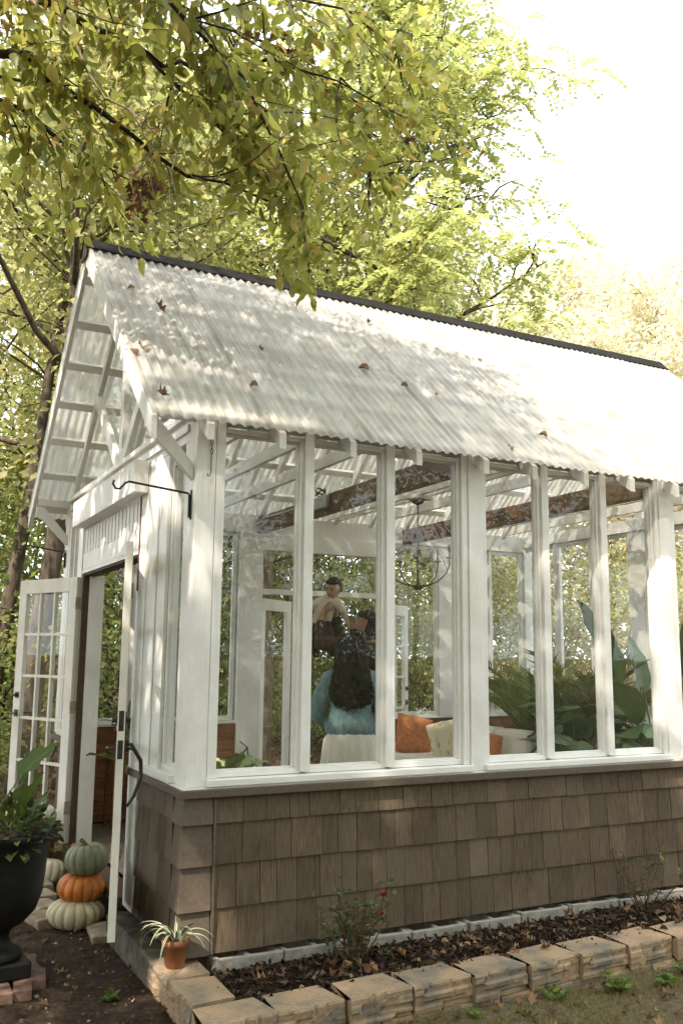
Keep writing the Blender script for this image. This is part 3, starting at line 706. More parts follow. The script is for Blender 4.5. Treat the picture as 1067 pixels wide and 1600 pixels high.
A_ = scatter(130, .1, 4.8, -.64, -.12, bed_z, .03, .10, .03); o = leaf_cloud('leaf_litter', *A_, DRY2, M['dry']); tag(o, 'brown curled dry leaves scattered over the mulch bed', 'dry leaves', kind='stuff')
A_ = scatter(700, -.4, 4.6, -2.4, -.86, ground_z, .03, .09, .03); B_ = scatter(420, -2.0, -.14, -1.2, 3.5, ground_z, .02, .08, .02)
out_b = lambda x, y: ~((x > -.3) & (x < 5.6) & (y > -1.) & (y < 3.95))
C_ = scatter(14000, -6, 14, 3.5, 16, ground_z, .06, .14, .05, out_b)
o = leaf_cloud('leaf_litter', *[np.concatenate(q) for q in zip(A_, B_, C_)], (DRY[0]*np.array([.75, 1, 2.0]), DRY[1]), M['dry']); tag(o, 'fallen brown leaves on the soil and the woodland floor', 'dry leaves', kind='stuff')
# pebbles and clods on the bare soil
n = 900; P, D, Nn, S = scatter(n, -1.9, -.15, -1.2, 2.6, ground_z, .006, .026, .006)
OCT = (np.array([(-.5,0,0),(.5,0,0),(.42,1,0),(-.38,.9,0),(-.25,.25,.5),(.28,.3,.45),(.2,.75,.5),(-.22,.7,.42)], float), CHIP[1])
M['pebble'] = mat_leaf('pebble', [(0, (.05, .035, .024)), (.6, (.09, .065, .045)), (.85, (.17, .13, .10)), (1, (.45, .40, .34))], 0.0, .9, .2)
o = leaf_cloud('pebbles', P, D, Nn, S, OCT, M['pebble']); tag(o, 'small pebbles and soil clods on the bare earth', 'pebbles', kind='stuff')
# lawn
n = 60000; x = nrs.uniform(.2, 5.2, n); y = nrs.uniform(-2.6, -.84, n); k = (vnoise(x, y, 2.2, 21)+.42 > nrs.rand(n)*.85); x = x[k]; y = y[k]; n = len(x)
P = np.stack([x, y, ground_z(x, y)-.003], 1); D = nrs.normal(0, .62, (n, 3)); D[:, 2] = 1; Nn = nrs.normal(0, 1, (n, 3)); S = nrs.uniform(.02, .065, n)
BL = (np.array([(-.5, 0, 0), (.5, 0, 0), (.0, 1, .25)], float), np.array([(0, 1, 2, 2)]))
M['grass'] = mat_leaf('dry_grass', [(0, (.22, .17, .09)), (.45, (.29, .235, .13)), (.75, (.19, .18, .07)), (1, (.10, .14, .04))], .3, .7, .15)
o = leaf_cloud('grass', P, D, Nn, S, BL, M['grass'], None, np.full(n, .0045)); tag(o, 'thin dry lawn grass in front of the block wall', 'grass', kind='stuff')

# --- green materials
M['rose'] = mat_leaf('rose_leaf', [(0, (.045, .075, .045)), (.5, (.075, .115, .065)), (.9, (.13, .15, .06)), (1, (.30, .22, .04))], .3)
M['weed'] = mat_leaf('weed_leaf', [(0, (.06, .11, .025)), (.6, (.11, .19, .035)), (1, (.19, .25, .05))], .35)
M['stem'] = mat_simple('woody_stem', (.055, .035, .02), (.12, .085, .045), 40, .85)
M['gstem'] = mat_simple('green_stem', (.07, .11, .03), (.13, .17, .05), 40, .7)
M['petal'] = mat_simple('red_petal', (.26, .02, .02), (.38, .045, .04), 30, .6)
def rose(loc, stems, nl, seed, label, flowers=(), hmax=.42, bare=.5, spread=.16):
    r_ = random.Random(seed); o = empty('rose_bush', loc, 0, label, 'rose bush'); mb = MB(); Pl = []; Dl = []
    for i in range(stems):
        a = r_.uniform(0, 6.28); rr = r_.uniform(.3, 1)*spread; hh = r_.uniform(.55, 1)*hmax
        p0 = Vector((r_.uniform(-.03, .03), r_.uniform(-.03, .03), -.03)); pts = [p0]
        for k in range(1, 7):
            t = k/6; pts.append(p0+Vector((math.cos(a)*rr*t**.8+r_.uniform(-.012, .012), math.sin(a)*rr*t**.8+r_.uniform(-.012, .012), hh*t)))
        mb.tube(pts, [.0055*(1-.6*k/6) for k in range(7)], 5)
        for k in range(2, 7):
            for _ in range(2):
                q = pts[k]; d = Vector((r_.gauss(0, 1), r_.gauss(0, 1), r_.uniform(-.2, .9))).normalized(); ln = r_.uniform(.03, .10); tip = q+d*ln
                mb.tube([q, q+d*ln*.5+Vector((0, 0, .006)), tip], [.0022, .0018, .001], 4)
                if r_.random() > bare:
                    for s_ in range(r_.choice((3, 5, 5))):
                        Pl.append(q+d*ln*r_.uniform(.45, 1)); Dl.append(d*.5+Vector((r_.gauss(0, .7), r_.gauss(0, .7), r_.gauss(0, .5))))
    mb.build('stems', M['stem'], o)
    k = r_.sample(range(len(Pl)), min(nl, len(Pl))); q = np.random.RandomState(seed)
    P = np.array([Pl[i] for i in k]); D = np.array([Dl[i] for i in k]); Nn = q.normal(0, .6, P.shape); Nn[:, 2] += 1
    leaf_cloud('foliage', P, D, Nn, q.uniform(.016, .042, len(P)), LEAF_M, M['rose'], o)
    for f_ in flowers:
        mb = MB()
        for i in range(9):
            a = i*2.4; rr = .004+.0012*i
            mb.grid(lambda u, v_: (f_[0]+(rr+v_*.010)*math.cos(a+(u-.5)*1.6), f_[1]+(rr+v_*.010)*math.sin(a+(u-.5)*1.6), f_[2]+v_*(.022-.0012*i)), 4, 3)
        mb.build('flower', M['petal'], o)
rose((.86, -.30, -.06), 20, 520, 3, 'leafy rose bush with a small red bloom in front of the shingles', [(.17, -.03, .33), (.165, .0, .22)], .43, .12, .21)
rose((3.02, -.26, -.06), 11, 60, 8, 'nearly bare rose bush with thin twigs in the mulch bed', (), .50, .88, .26)

# --- fallen leaves on the roof, one by one
def roof_pt(x, y): return (x, y, zs(y)+.024)
rl = [(-.11, 1.232, .05, 'small curled brown leaf high on the roof near the dark ridge'), (.04, .935, .10, 'ragged orange dry leaf on the roof above the gable, upper of three'), (-.325, .38, .07, 'dark dry leaf caught on the roof edge over the gable'),
      (-.25, .40, .09, 'rust coloured leaf just right of the one on the roof edge'), (-.20, -.05, .11, 'large upright orange leaf at the low corner of the roof'), (.43, .19, .06, 'dark round dry leaf low on the roof above the first window'),
      (1.46, .63, .09, 'large dark brown leaf in the middle of the white roof'), (1.89, 1.44, .07, 'flat brown leaf just under the ridge'), (2.83, 1.18, .05, 'small dark leaf high on the right half of the roof'), (1.70, .49, .06, 'pale tan leaf below the large dark leaf on the roof'),
      (1.92, .45, .05, 'small orange brown leaf right of the pale tan leaf on the roof'), (2.63, .10, .07, 'dark crumpled leaf low on the right part of the roof'), (2.14, -.08, .055, 'reddish brown leaf at the eave, mid roof'), (.65, .65, .05, 'thin orange leaf lying left of the large dark roof leaf')]
for i, (x, y, s_, lab) in enumerate(rl):
    q = np.random.RandomState(50+i); P = np.zeros((1, 3)); D = q.normal(0, 1, (1, 3)); D[:, 2] = .1; Nn = np.array([[.2, -.2, 1.]])
    o = leaf_cloud('dry_leaf', P, D, Nn, np.array([s_*1.15]), ((DRY[0]*np.array([.55+.1*(i % 3), 1, 2.6])+np.array([0, 0, .12])*(DRY[0][:, 1:2] > .6), DRY[1]) if i % 3 == 1 else (LEAF_L[0]*np.array([1.2, 1, 3.5+i % 2]), LEAF_L[1])), M['dry']); o.location = roof_pt(x, y); o.rotation_euler = (math.atan(SL), 0, 0)
    tag(o, lab, 'leaf', 'dry leaves on the roof')

# --- spider plant in a clay pot
sp = empty('spider_plant', (-.045, -.035, -.030), .3, 'striped spider plant in a terracotta pot on the corner block', 'potted plant')
MB().lathe([(.046, .0), (.05, .006), (.064, .105), (.070, .107), (.072, .135), (.064, .137), (.06, .118), (.02, .116)], 26).build('pot', M['terra'], sp, smooth=True)
MB().lathe([(.058, .110), (.03, .121), (.004, .123)], 16).build('soil', M['soil'], sp)
m, nt, out = newmat('striped_leaf'); at = N(nt, 'ShaderNodeUVMap'); sx = N(nt, 'ShaderNodeSeparateXYZ'); L(nt, at.outputs[0], sx.inputs[0])
f = math_n(nt, 'ABSOLUTE', math_n(nt, 'SUBTRACT', sx.outputs[0], .5)); c = ramp(nt, f, [(.0, (.10, .16, .06)), (.26, (.10, .17, .06)), (.32, (.55, .56, .40)), (.5, (.6, .6, .45))])
b = N(nt, 'ShaderNodeBsdfPrincipled', Roughness=.5); L(nt, c, b.inputs['Base Color']); L(nt, b.outputs[0], out.inputs['Surface']); M['striped'] = m
def strap(name, p0, a, length, w, droop, parent, mat, up=1.1, fold=.25, nseg=10):
    V = []; F = []; UV = []; 
    d = Vector((math.cos(a), math.sin(a), 0)); sd = Vector((-math.sin(a), math.cos(a), 0)); th = up; q = Vector(p0)
    for i in range(nseg+1):
        t = i/nseg; ww = w*(.55+.9*t if t < .4 else .91*(1-((t-.4)/.6)**2.2)+.02)
        nrm = Vector((-d.x*math.sin(th), -d.y*math.sin(th), math.cos(th)))
        for j, s_ in enumerate((-1, -.33, .33, 1)):
            V.append(tuple(q + sd*s_*ww/2 + nrm*(abs(s_)*ww*fold))); UV.append((j/3, t))
        q = q + (d*math.cos(th)+Vector((0, 0, 1))*math.sin(th))*(length/nseg); th -= droop/nseg
    for i in range(nseg):
        for j in range(3): F.append((i*4+j, i*4+j+1, i*4+j+5, i*4+j+4))
    me = bpy.data.meshes.new(name); me.from_pydata(V, [], F); uvl = me.uv_layers.new(name='UVMap')
    for lp in me.loops: uvl.data[lp.index].uv = UV[lp.vertex_index]
    o = link_mesh(name, me, mat, parent, True); return o
r_ = random.Random(5)
for i in range(26):
    a = i*2.4+r_.uniform(-.2, .2); strap('leaf', (.012*math.cos(a), .012*math.sin(a), .12), a, r_.uniform(.16, .31), r_.uniform(.013, .020), r_.uniform(1.6, 2.9), sp, M['striped'], r_.uniform(.7, 1.4))

# --- urn on its brick base
UX, UY = -.85, .62
BB = empty('brick_paving', (UX, UY, -.21), 0, 'red brick footing under the black urn', 'bricks')
for i, (x, y, rz) in enumerate([(.13, -.20, 1.45), (.02, -.22, 1.55), (-.10, -.21, 1.6), (.22, -.08, 1.5), (.21, .05, 1.62), (.21, .18, 1.5), (-.02, 0, 0), (-.02, .12, 0)]):
    o = MB().bx(-.098, .098, -.047, .047, 0, .06).build('brick', M['brick'], BB, bevel=.006); o.location = (x, y, .0 if i < 8 else -.03); o.rotation_euler = (rng.uniform(-.03, .03), rng.uniform(-.03, .03), rz+rng.uniform(-.1, .1))
U = empty('planter_urn', (UX, UY, -.149), .1, 'large black footed urn planter with tropical leaves by the path', 'planter')
MB().bx(-.165, .165, -.165, .165, 0, .085).build('plinth', M['blackpot'], U, bevel=.012)
MB().lathe([(.145, .086), (.15, .10), (.14, .125), (.11, .14), (.085, .165), (.075, .20), (.09, .235), (.15, .27), (.205, .33), (.235, .42), (.245, .52), (.25, .62), (.262, .68), (.29, .71), (.305, .735), (.30, .755), (.275, .757), (.255, .72), (.20, .70)], 40).build('bowl', M['blackpot'], U, smooth=True)
MB().lathe([(.25, .70), (.15, .725), (.01, .735)], 24).build('soil', M['soil'], U)
m, nt, out = newmat('broad_leaf'); v = coords(nt); at = N(nt, 'ShaderNodeUVMap'); sx = N(nt, 'ShaderNodeSeparateXYZ'); L(nt, at.outputs[0], sx.inputs[0])
wv = N(nt, 'ShaderNodeTexWave', Scale=9.0, Distortion=.6); wv.bands_direction = 'Y'; L(nt, at.outputs[0], wv.inputs[0])
oi = N(nt, 'ShaderNodeObjectInfo'); c = mixc(nt, oi.outputs['Random'], (.045, .085, .022), (.085, .14, .035)); c = mixc(nt, math_n(nt, 'MULTIPLY', wv.outputs['Fac'], .25), c, (.13, .19, .06))
mid = ramp(nt, math_n(nt, 'ABSOLUTE', math_n(nt, 'SUBTRACT', sx.outputs[0], .5)), [(.0, (1, 1, 1)), (.06, (0, 0, 0))]); c = mixc(nt, math_n(nt, 'MULTIPLY', mid, .6), c, (.22, .28, .10))
b = N(nt, 'ShaderNodeBsdfPrincipled', Roughness=.35); L(nt, c, b.inputs['Base Color']); L(nt, bump(nt, wv.outputs['Fac'], .25, .004), b.inputs['Normal'])
t = N(nt, 'ShaderNodeBsdfTranslucent'); L(nt, mixc(nt, .3, c, (.3, .4, .02)), t.inputs[0]); mx = N(nt, 'ShaderNodeMixShader', Fac=.3); L(nt, b.outputs[0], mx.inputs[1]); L(nt, t.outputs[0], mx.inputs[2]); L(nt, mx.outputs[0], out.inputs['Surface']); M['broad'] = m
def blade(p0, a, stem, length, w, up, droop, parent, mat=None, tilt=0, name='leaf', sr=.006):
    """petiole plus one broad leaf; the petiole is part of the leaf mesh"""
    d = Vector((math.cos(a), math.sin(a), 0)); th = up; q = Vector(p0); pts = [q.copy()]
    for i in range(6): q = q + (d*math.cos(th)+Vector((0, 0, 1))*math.sin(th))*(stem/6); th -= droop*.25/6; pts.append(q.copy())
    mb = MB(); mb.tube(pts, [sr*(1-.06*i) for i in range(7)], 6); nv = len(mb.v)
    sd = Vector((-math.sin(a), math.cos(a), 0)); n_ = 12; UV = [(.5, 0)]*nv; V = []
    for i in range(n_+1):
        t = i/n_; ww = w*max(.02, math.sin(math.pi*min(1, (t**.75)))**.8 if t < 1 else .0)
        nrm = Vector((-d.x*math.sin(th), -d.y*math.sin(th), math.cos(th))); s2 = sd*math.cos(tilt)+nrm*math.sin(tilt)
        for j in range(7):
            s_ = (j-3)/3; V.append(tuple(q + s2*s_*ww/2 + nrm*(abs(s_)*ww*.16 + .012*math.sin(t*19+s_*3)*abs(s_)))); UV.append((j/6, t))
        q = q + (d*math.cos(th)+Vector((0, 0, 1))*math.sin(th))*(length/n_); th -= droop*.75/n_
    F = [(i*7+j, i*7+j+1, i*7+j+8, i*7+j+7) for i in range(n_) for j in range(6)]; mb.add(V, F)
    me = bpy.data.meshes.new(name); me.from_pydata(mb.v, [], mb.f); uvl = me.uv_layers.new(name='UVMap')
    for lp in me.loops: uvl.data[lp.index].uv = UV[lp.vertex_index]
    return link_mesh(name, me, mat or M['broad'], parent, True)
blade((-.12, -.04, .70), .0, .36, .29, .10, 1.12, .7, U, tilt=.9)
blade((.05, -.08, .70), -1.0, .12, .30, .11, 1.35, .5, U); blade((.0, .0, .70), 2.4, .20, .34, .12, 1.4, .5, U); blade((.12, .05, .7), .6, .05, .26, .09, 1.2, .9, U); blade((-.1, -.1, .7), -2.2, .2, .4, .12, 1.2, .7, U); blade((.03, -.05, .7), -.5, .10, .28, .10, 1.5, .3, U)
q = np.random.RandomState(4); n = 520; a = q.uniform(0, 6.28, n); rr = .30*np.sqrt(q.rand(n)); P = np.stack([rr*np.cos(a), rr*np.sin(a), .72+q.uniform(-.02, .22, n)*(1-rr/.5)-np.clip(rr-.26, 0, 1)*1.4], 1)
D = P-np.array([0, 0, .68]); D += q.normal(0, .12, D.shape); Nn = q.normal(0, .5, D.shape); Nn[:, 2] += 1
M['bedding'] = mat_leaf('bedding_leaf', [(0, (.03, .018, .014)), (.35, (.05, .03, .02)), (.5, (.035, .06, .02)), (.8, (.07, .12, .03)), (1, (.14, .18, .04))], .25)
leaf_cloud('bedding_foliage', P, D, Nn, q.uniform(.03, .075, n), LEAF_M, M['bedding'], U)
mb = MB()
for i in range(26):
    a = q.uniform(0, 6.28); mb.tube([(0.1*math.cos(a), .1*math.sin(a), .70), (.2*math.cos(a), .2*math.sin(a), .78), (.30*math.cos(a), .30*math.sin(a), .80-.1*q.rand())], [.003, .0025, .001], 4)
mb.build('stems', M['stem'], U)

# --- pumpkins
def pumpkin(loc, r_, h, ribs, c1, c2, label, rz=0, tilt=(0, 0), stem=True, group='pumpkins stacked by the door'):
    o = empty('pumpkin', loc, rz, label, 'pumpkin', group); o.rotation_euler = (tilt[0], tilt[1], rz)
    prof = []
    for i in range(19):
        t = math.pi*i/18; prof.append((max(.004, r_*math.sin(t)**.72), h/2-h/2*math.cos(t)))
    jit = [rng.uniform(.97, 1.03) for _ in range(ribs)]
    def fn(t, z): 
        k = t/(2*math.pi)*ribs; return (.90+.10*abs(math.sin(math.pi*k))**.55)*jit[int(k) % ribs]
    mb = MB().lathe(prof, ribs*8, fn=fn)
    V = [(x, y, z-(.16*h if z > h*.5 else -.10*h)*math.exp(-((x*x+y*y)/(r_*r_))*14)) for x, y, z in mb.v]; mb.v = V
    m, nt, out = newmat('pumpkin_skin'); v = coords(nt); tcx = N(nt, 'ShaderNodeSeparateXYZ'); L(nt, v, tcx.inputs[0])
    f = noise(nt, v, 14, 5); f2 = noise(nt, v, 70, 4); an = math_n(nt, 'ARCTAN2', tcx.outputs[1], tcx.outputs[0]); sn = math_n(nt, 'ABSOLUTE', math_n(nt, 'SINE', math_n(nt, 'MULTIPLY', an, ribs/2)))
    c = mixc(nt, ramp(nt, f, [(.35, (0, 0, 0)), (.7, (1, 1, 1))]), c1, c2); c = mixc(nt, ramp(nt, sn, [(.0, (.35, .35, .35)), (.35, (0, 0, 0))]), c, tuple(q*.55 for q in c1))
    b = N(nt, 'ShaderNodeBsdfPrincipled', Roughness=.5); b.inputs['Specular IOR Level'].default_value = .35; L(nt, c, b.inputs['Base Color']); L(nt, bump(nt, f2, .15, .004), b.inputs['Normal']); L(nt, b.outputs[0], out.inputs['Surface'])
    mb.build('flesh', m, o, smooth=True)
    if stem: MB().tube([(0, 0, h*.78), (.004, .0, h*.9), (.016, .006, h*1.02), (.04, .012, h*1.08)], [.026, .016, .013, .015], 7).build('stalk', M['stem'] if c1[0] < .3 else M['gstem'], o, smooth=True)
    return o
pumpkin((-.235, 1.50, -.21), .185, .19, 15, (.42, .37, .24), (.52, .46, .31), 'flat pale cream pumpkin at the bottom of the stack', .3)
pumpkin((-.205, 1.53, -.055), .158, .185, 14, (.42, .125, .02), (.52, .18, .035), 'orange pumpkin in the middle of the stack', 1, (.05, -.03), stem=False)
pumpkin((-.165, 1.53, .105), .142, .21, 13, (.14, .165, .105), (.24, .255, .17), 'grey green ribbed pumpkin on top of the stack', 2, (-.06, .06))
pt = empty('clay_pot', (-.245, 2.90, -.20), 0, 'tall clay pot carrying a white pumpkin behind the urn', 'pot')
MB().lathe([(.08, 0), (.09, .02), (.12, .36), (.135, .36), (.138, .41), (.12, .412), (.11, .37)], 24).build('body', M['terra'], pt, smooth=True)
MB().lathe([(.108, .385), (.05, .40), (.004, .402)], 16).build('soil', M['soil'], pt)
pumpkin((-.245, 2.90, .205), .105, .17, 14, (.50, .50, .44), (.60, .60, .54), 'white ribbed pumpkin at the foot of the open glazed door', 0, (.3, .1), stem=False, group='white pumpkins behind the urn')
pumpkin((-.22, 2.66, -.20), .135, .20, 12, (.50, .44, .33), (.58, .52, .40), 'smooth pale pumpkin on the ground beside the urn', .5, (0, .2), stem=False, group='white pumpkins behind the urn')

# --- stepping stones by the door
M['paver'] = mat_simple('tan_paver', (.20, .16, .12), (.33, .27, .20), 16, .92, bmp=.5, rnd=.15)
PV = empty('stone_edging', (-.35, 1.9, -.21), 0, 'tan stone edging running from the urn to the door', 'edging')
for i, (x, y, w, l, rz) in enumerate([(-.42, 1.62, .16, .26, .2), (-.37, 1.93, .15, .27, .15), (-.33, 2.22, .15, .26, .1), (-.29, 2.52, .15, .25, .1), (-.14, 1.9, .2, .2, .3), (-.12, 1.2, .17, .3, -.1)]):
    mb = MB(); r_ = random.Random(i); mb.bx(-w/2, w/2, -l/2, l/2, 0, .075); mb.v = [(a+r_.uniform(-.012, .012), b_+r_.uniform(-.012, .012), c_+r_.uniform(-.006, .006)) for a, b_, c_ in mb.v]
    o = mb.build('stone', M['paver'], PV, bevel=.010); o.location = (x+.35, y-1.9, .0 if i < 5 else -.015); o.rotation_euler = (0, 0, rz)
tb = MB().bx(-.05, .05, -.1, .1, 0, .06).build('brick', M['terra'], None, bevel=.008); tb.location = (.03, 2.55, .046); tb.rotation_euler = (0, 0, 1.2); tag(tb, 'single terracotta brick on the door threshold', 'brick')

# --- weeds along the wall
def weed(loc, n, s, seed, label, hgt=.09, tm=LEAF_M):
    q = np.random.RandomState(seed); o = empty('weed', loc, 0, label, 'weed', 'weeds along the block wall'); mb = MB(); P = []; D = []
    for i in range(max(3, n//9)):
        a = q.uniform(0, 6.28); ln = q.uniform(.5, 1)*hgt; d = Vector((math.cos(a)*.8, math.sin(a)*.8, 1)).normalized(); pts = [Vector((0, 0, -.01))+d*ln*t-Vector((0, 0, ln*.3*t*t)) for t in (0, .35, .7, 1)]
        mb.tube(pts, [.002, .0017, .0013, .0008], 4)
        for k in range(9):
            t = .25+.75*k/8; c_ = pts[0].lerp(pts[3], t); sd = d.cross(Vector((0, 0, 1))).normalized()*(1 if k % 2 else -1); P.append(c_); D.append(sd+d*.5+Vector((0, 0, .1)))
    mb.build('stems', M['gstem'], o); P = np.array(P); D = np.array(D); Nn = q.normal(0, .3, P.shape); Nn[:, 2] += 1
    leaf_cloud('foliage', P, D, Nn, q.uniform(.6, 1, len(P))*s, tm, M['weed'], o)
for i, (x, y, n, s, h, lab) in enumerate([(1.22, -.93, 60, .03, .10, 'low feathery weed at the foot of the wall, nearest the corner'), (1.72, -.90, 70, .045, .15, 'taller fern-like weed against the block wall'), (2.12, -.95, 90, .05, .15, 'bushy bright green weed in the lawn by the wall'),
        (2.42, -1.02, 60, .055, .11, 'broad leaved weed in the grass right of the bushy one'), (2.66, -.92, 50, .045, .12, 'small leafy weed at the far right by the wall'), (1.45, -1.0, 40, .04, .08, 'little sprouting weed in the thin grass')]):
    weed((x, y, float(ground_z(x, y))), n, s, 60+i, lab, h)
weed((-.36, .08, float(ground_z(-.36, .08))), 20, .06, 77, 'small green seedling on the bare dark soil', .08)
weed((.62, -.45, -.06), 9, .035, 79, 'tiny green sprout in the mulch', .05)
# ================================================================== trees
M['bark'] = mat_simple('bark', (.045, .034, .024), (.12, .095, .07), 14, .95, (1, 1, .25), .9, detail=8, dist=.03)
M['bark2'] = mat_simple('dark_bark', (.022, .016, .012), (.06, .044, .03), 22, .9, bmp=.6)
M['deadwood'] = mat_simple('pale_dead_wood', (.20, .15, .11), (.34, .27, .20), 40, .9)
M['leafA'] = mat_leaf('green_gold_leaf', [(0, (.11, .14, .028)), (.35, (.205, .225, .047)), (.7, (.31, .305, .075)), (.93, (.43, .35, .11)), (1, (.43, .21, .07))], .56, .45, .35, (.62, .62, .11))
M['leafW'] = mat_leaf('hazed_walnut_leaf', [(0, (.22, .27, .085)), (.4, (.31, .345, .12)), (.8, (.40, .41, .16)), (1, (.50, .44, .19))], .55, .5, .2, (.58, .62, .20))  # leaf green paled to stand in for haze in front of the tree
M['leafB'] = mat_leaf('wood_leaf', [(0, (.20, .225, .085)), (.4, (.31, .315, .13)), (.75, (.42, .39, .18)), (1, (.54, .46, .25))], .55, .5, .25, (.58, .62, .18))
M['leafC'] = mat_leaf('hazed_autumn_leaf', [(0, (.56, .55, .40)), (.5, (.66, .63, .47)), (1, (.73, .67, .50))], .5, .6, .15, (.85, .78, .55))  # autumn yellow whitened; the bright haze is put into the leaf colour
M['leafD'] = mat_leaf('shrub_leaf', [(0, (.11, .17, .05)), (.5, (.20, .255, .08)), (.85, (.30, .32, .11)), (1, (.42, .34, .14))], .5, .5, .25, (.48, .54, .14))

def gen_tree(seed, height, r0, crown0, spread, nlimb, nleaf, lsize, lean=(0, 0), curve=.25, up=.5, tm=LEAF_S, sigma=.28, compound=False, sub=5):
    """one tapered trunk with limbs and twigs (first mesh) and a leaf cloud round the twigs (arrays)"""
    r_ = random.Random(seed); mb = MB(); trunk = []; n = 12; off = Vector((0, 0, 0))
    for i in range(n+1):
        t = i/n; trunk.append(Vector((lean[0]*t*height + off.x, lean[1]*t*height + off.y, height*.93*t-.15 if i == 0 else height*.93*t)))
        off += Vector((r_.uniform(-1, 1), r_.uniform(-1, 1), 0))*curve*height/n*.35
    mb.tube(trunk, [r0*(1.25 if i == 0 else 1)*(1-.9*(i/n)**.9)+.006 for i in range(n+1)], 9)
    tips = []
    for k in range(nlimb):
        t = crown0 + (1-crown0)*((k+.5)/nlimb)**.9; i = min(n-1, int(t*n)); q = trunk[i].lerp(trunk[i+1], t*n-i)
        a = k*2.4+r_.uniform(-.5, .5); rel = (t-crown0)/(1-crown0)
        ln = spread*(.55+.75*math.sin(math.pi*min(1, .22+rel*.8)))*r_.uniform(.7, 1.1); el = up+.5*rel+r_.uniform(-.2, .2)
        d = Vector((math.cos(a)*math.cos(el), math.sin(a)*math.cos(el), math.sin(el))); pts = [q]
        for s_ in range(6): 
            d = (d+Vector((r_.gauss(0, .16), r_.gauss(0, .16), r_.gauss(-.02, .12)))).normalized(); pts.append(pts[-1]+d*ln/6)
        rb = r0*.42*(1-t*.75)+.008; mb.tube(pts, [rb*(1-.8*s_/6) for s_ in range(7)], 6)
        for s_ in range(sub):
            j = r_.uniform(1.2, 6); i2 = min(5, int(j)); p0 = pts[i2].lerp(pts[i2+1], j-i2)
            d2 = ((pts[i2+1]-pts[i2]).normalized()*.6+Vector((r_.gauss(0, .7), r_.gauss(0, .7), r_.gauss(.1, .4)))).normalized(); l2 = ln*r_.uniform(.25, .5); p2 = [p0]
            for _ in range(4): 
                d2 = (d2+Vector((r_.gauss(0, .2), r_.gauss(0, .2), r_.gauss(-.05, .15)))).normalized(); p2.append(p2[-1]+d2*l2/4)
            mb.tube(p2, [rb*.35*(1-.2*s3)+.003 for s3 in range(5)], 4, cap=False); tips += [(p2[1], p2[2]), (p2[2], p2[3]), (p2[3], p2[4]), (p2[4], p2[4]+d2*.15)]
        tips += [(pts[3], pts[4]), (pts[4], pts[5]), (pts[5], pts[6])]
    q = np.random.RandomState(seed); T0 = np.array([t_[0] for t_ in tips]); T1 = np.array([t_[1] for t_ in tips])
    wgt = q.gamma(1.2, 1, len(tips)); wgt /= wgt.sum()
    if not compound:
        k = q.choice(len(tips), nleaf, p=wgt); u = q.rand(nleaf)[:, None]; C = T0[k]*(1-u)+T1[k]*u
        P = C + q.normal(0, sigma, (nleaf, 3))*np.array([1, 1, .75]); D = q.normal(0, .6, (nleaf, 3)) + (P-C)*1.5/sigma*.4; D[:, 2] -= .55
        Nn = q.normal(0, .55, (nleaf, 3)); Nn[:, 2] += 1; S = lsize*q.uniform(.6, 1.25, nleaf)
    else:
        m_ = nleaf//13; k = q.choice(len(tips), m_, p=wgt); u = q.rand(m_)[:, None]; C = T0[k]*(1-u)+T1[k]*u+q.normal(0, sigma*.7, (m_, 3))
        ax = q.normal(0, 1, (m_, 3)); ax[:, 2] = ax[:, 2]*.4-.35; ax /= np.linalg.norm(ax, axis=1, keepdims=True); sd = np.cross(ax, [0, 0, 1.]); sd /= np.maximum(np.linalg.norm(sd, axis=1, keepdims=True), 1e-6)
        P = []; D = []
        for j in range(13):
            s_ = j//2; P.append(C+ax*(.07+.055*s_)+np.array([0, 0, -.012])*s_*s_*.35); D.append(ax*.55+sd*(1 if j % 2 else -1) if j < 12 else ax)
        P = np.concatenate(P); D = np.concatenate(D); D[:, 2] -= .15; n2 = len(P); Nn = q.normal(0, .25, (n2, 3)); Nn[:, 2] += 1; S = lsize*q.uniform(.7, 1.15, n2)
    return mb, (P, D, Nn, S), tm

def tree_thing(name, gen, mat, bark, loc, label, group=None, cat='tree', rz=0, sc=1, keep=None):
    mb, (P, D, Nn, S), tm = gen; o = empty(name, loc, rz, label, cat, group); o.scale = (sc,)*3
    mb.build('trunk', M[bark], o, smooth=True)
    if keep is not None: k = keep(P); P, D, Nn, S = P[k], D[k], Nn[k], S[k]
    leaf_cloud('crown', P, D, Nn, S, tm, M[mat], o); return o
def place(o, az, dist, sc, rz, label, group, z=None):
    c = copy_tree(o); x = CAM.x+dist*math.sin(R(az)); y = CAM.y+dist*math.cos(R(az))
    c.location = (x, y, float(ground_z(x, y))-.05 if z is None else z); c.scale = (sc,)*3; c.rotation_euler = (0, 0, rz); c['label'] = label; c['group'] = group; return c
def at(az, dist): 
    x = CAM.x+dist*math.sin(R(az)); y = CAM.y+dist*math.cos(R(az)); return (x, y, float(ground_z(x, y))-.05)

# the walnut behind the roof, with feathery compound leaves
tree_thing('walnut_tree', gen_tree(21, 12.6, .17, .36, 2.35, 24, 36000, .105, (.01, 0), .2, .45, compound=True, sigma=.45, sub=7), 'leafW', 'bark', at(30.3, 13.2), 'tall tree with feathery compound leaves rising behind the roof ridge', cat='tree')
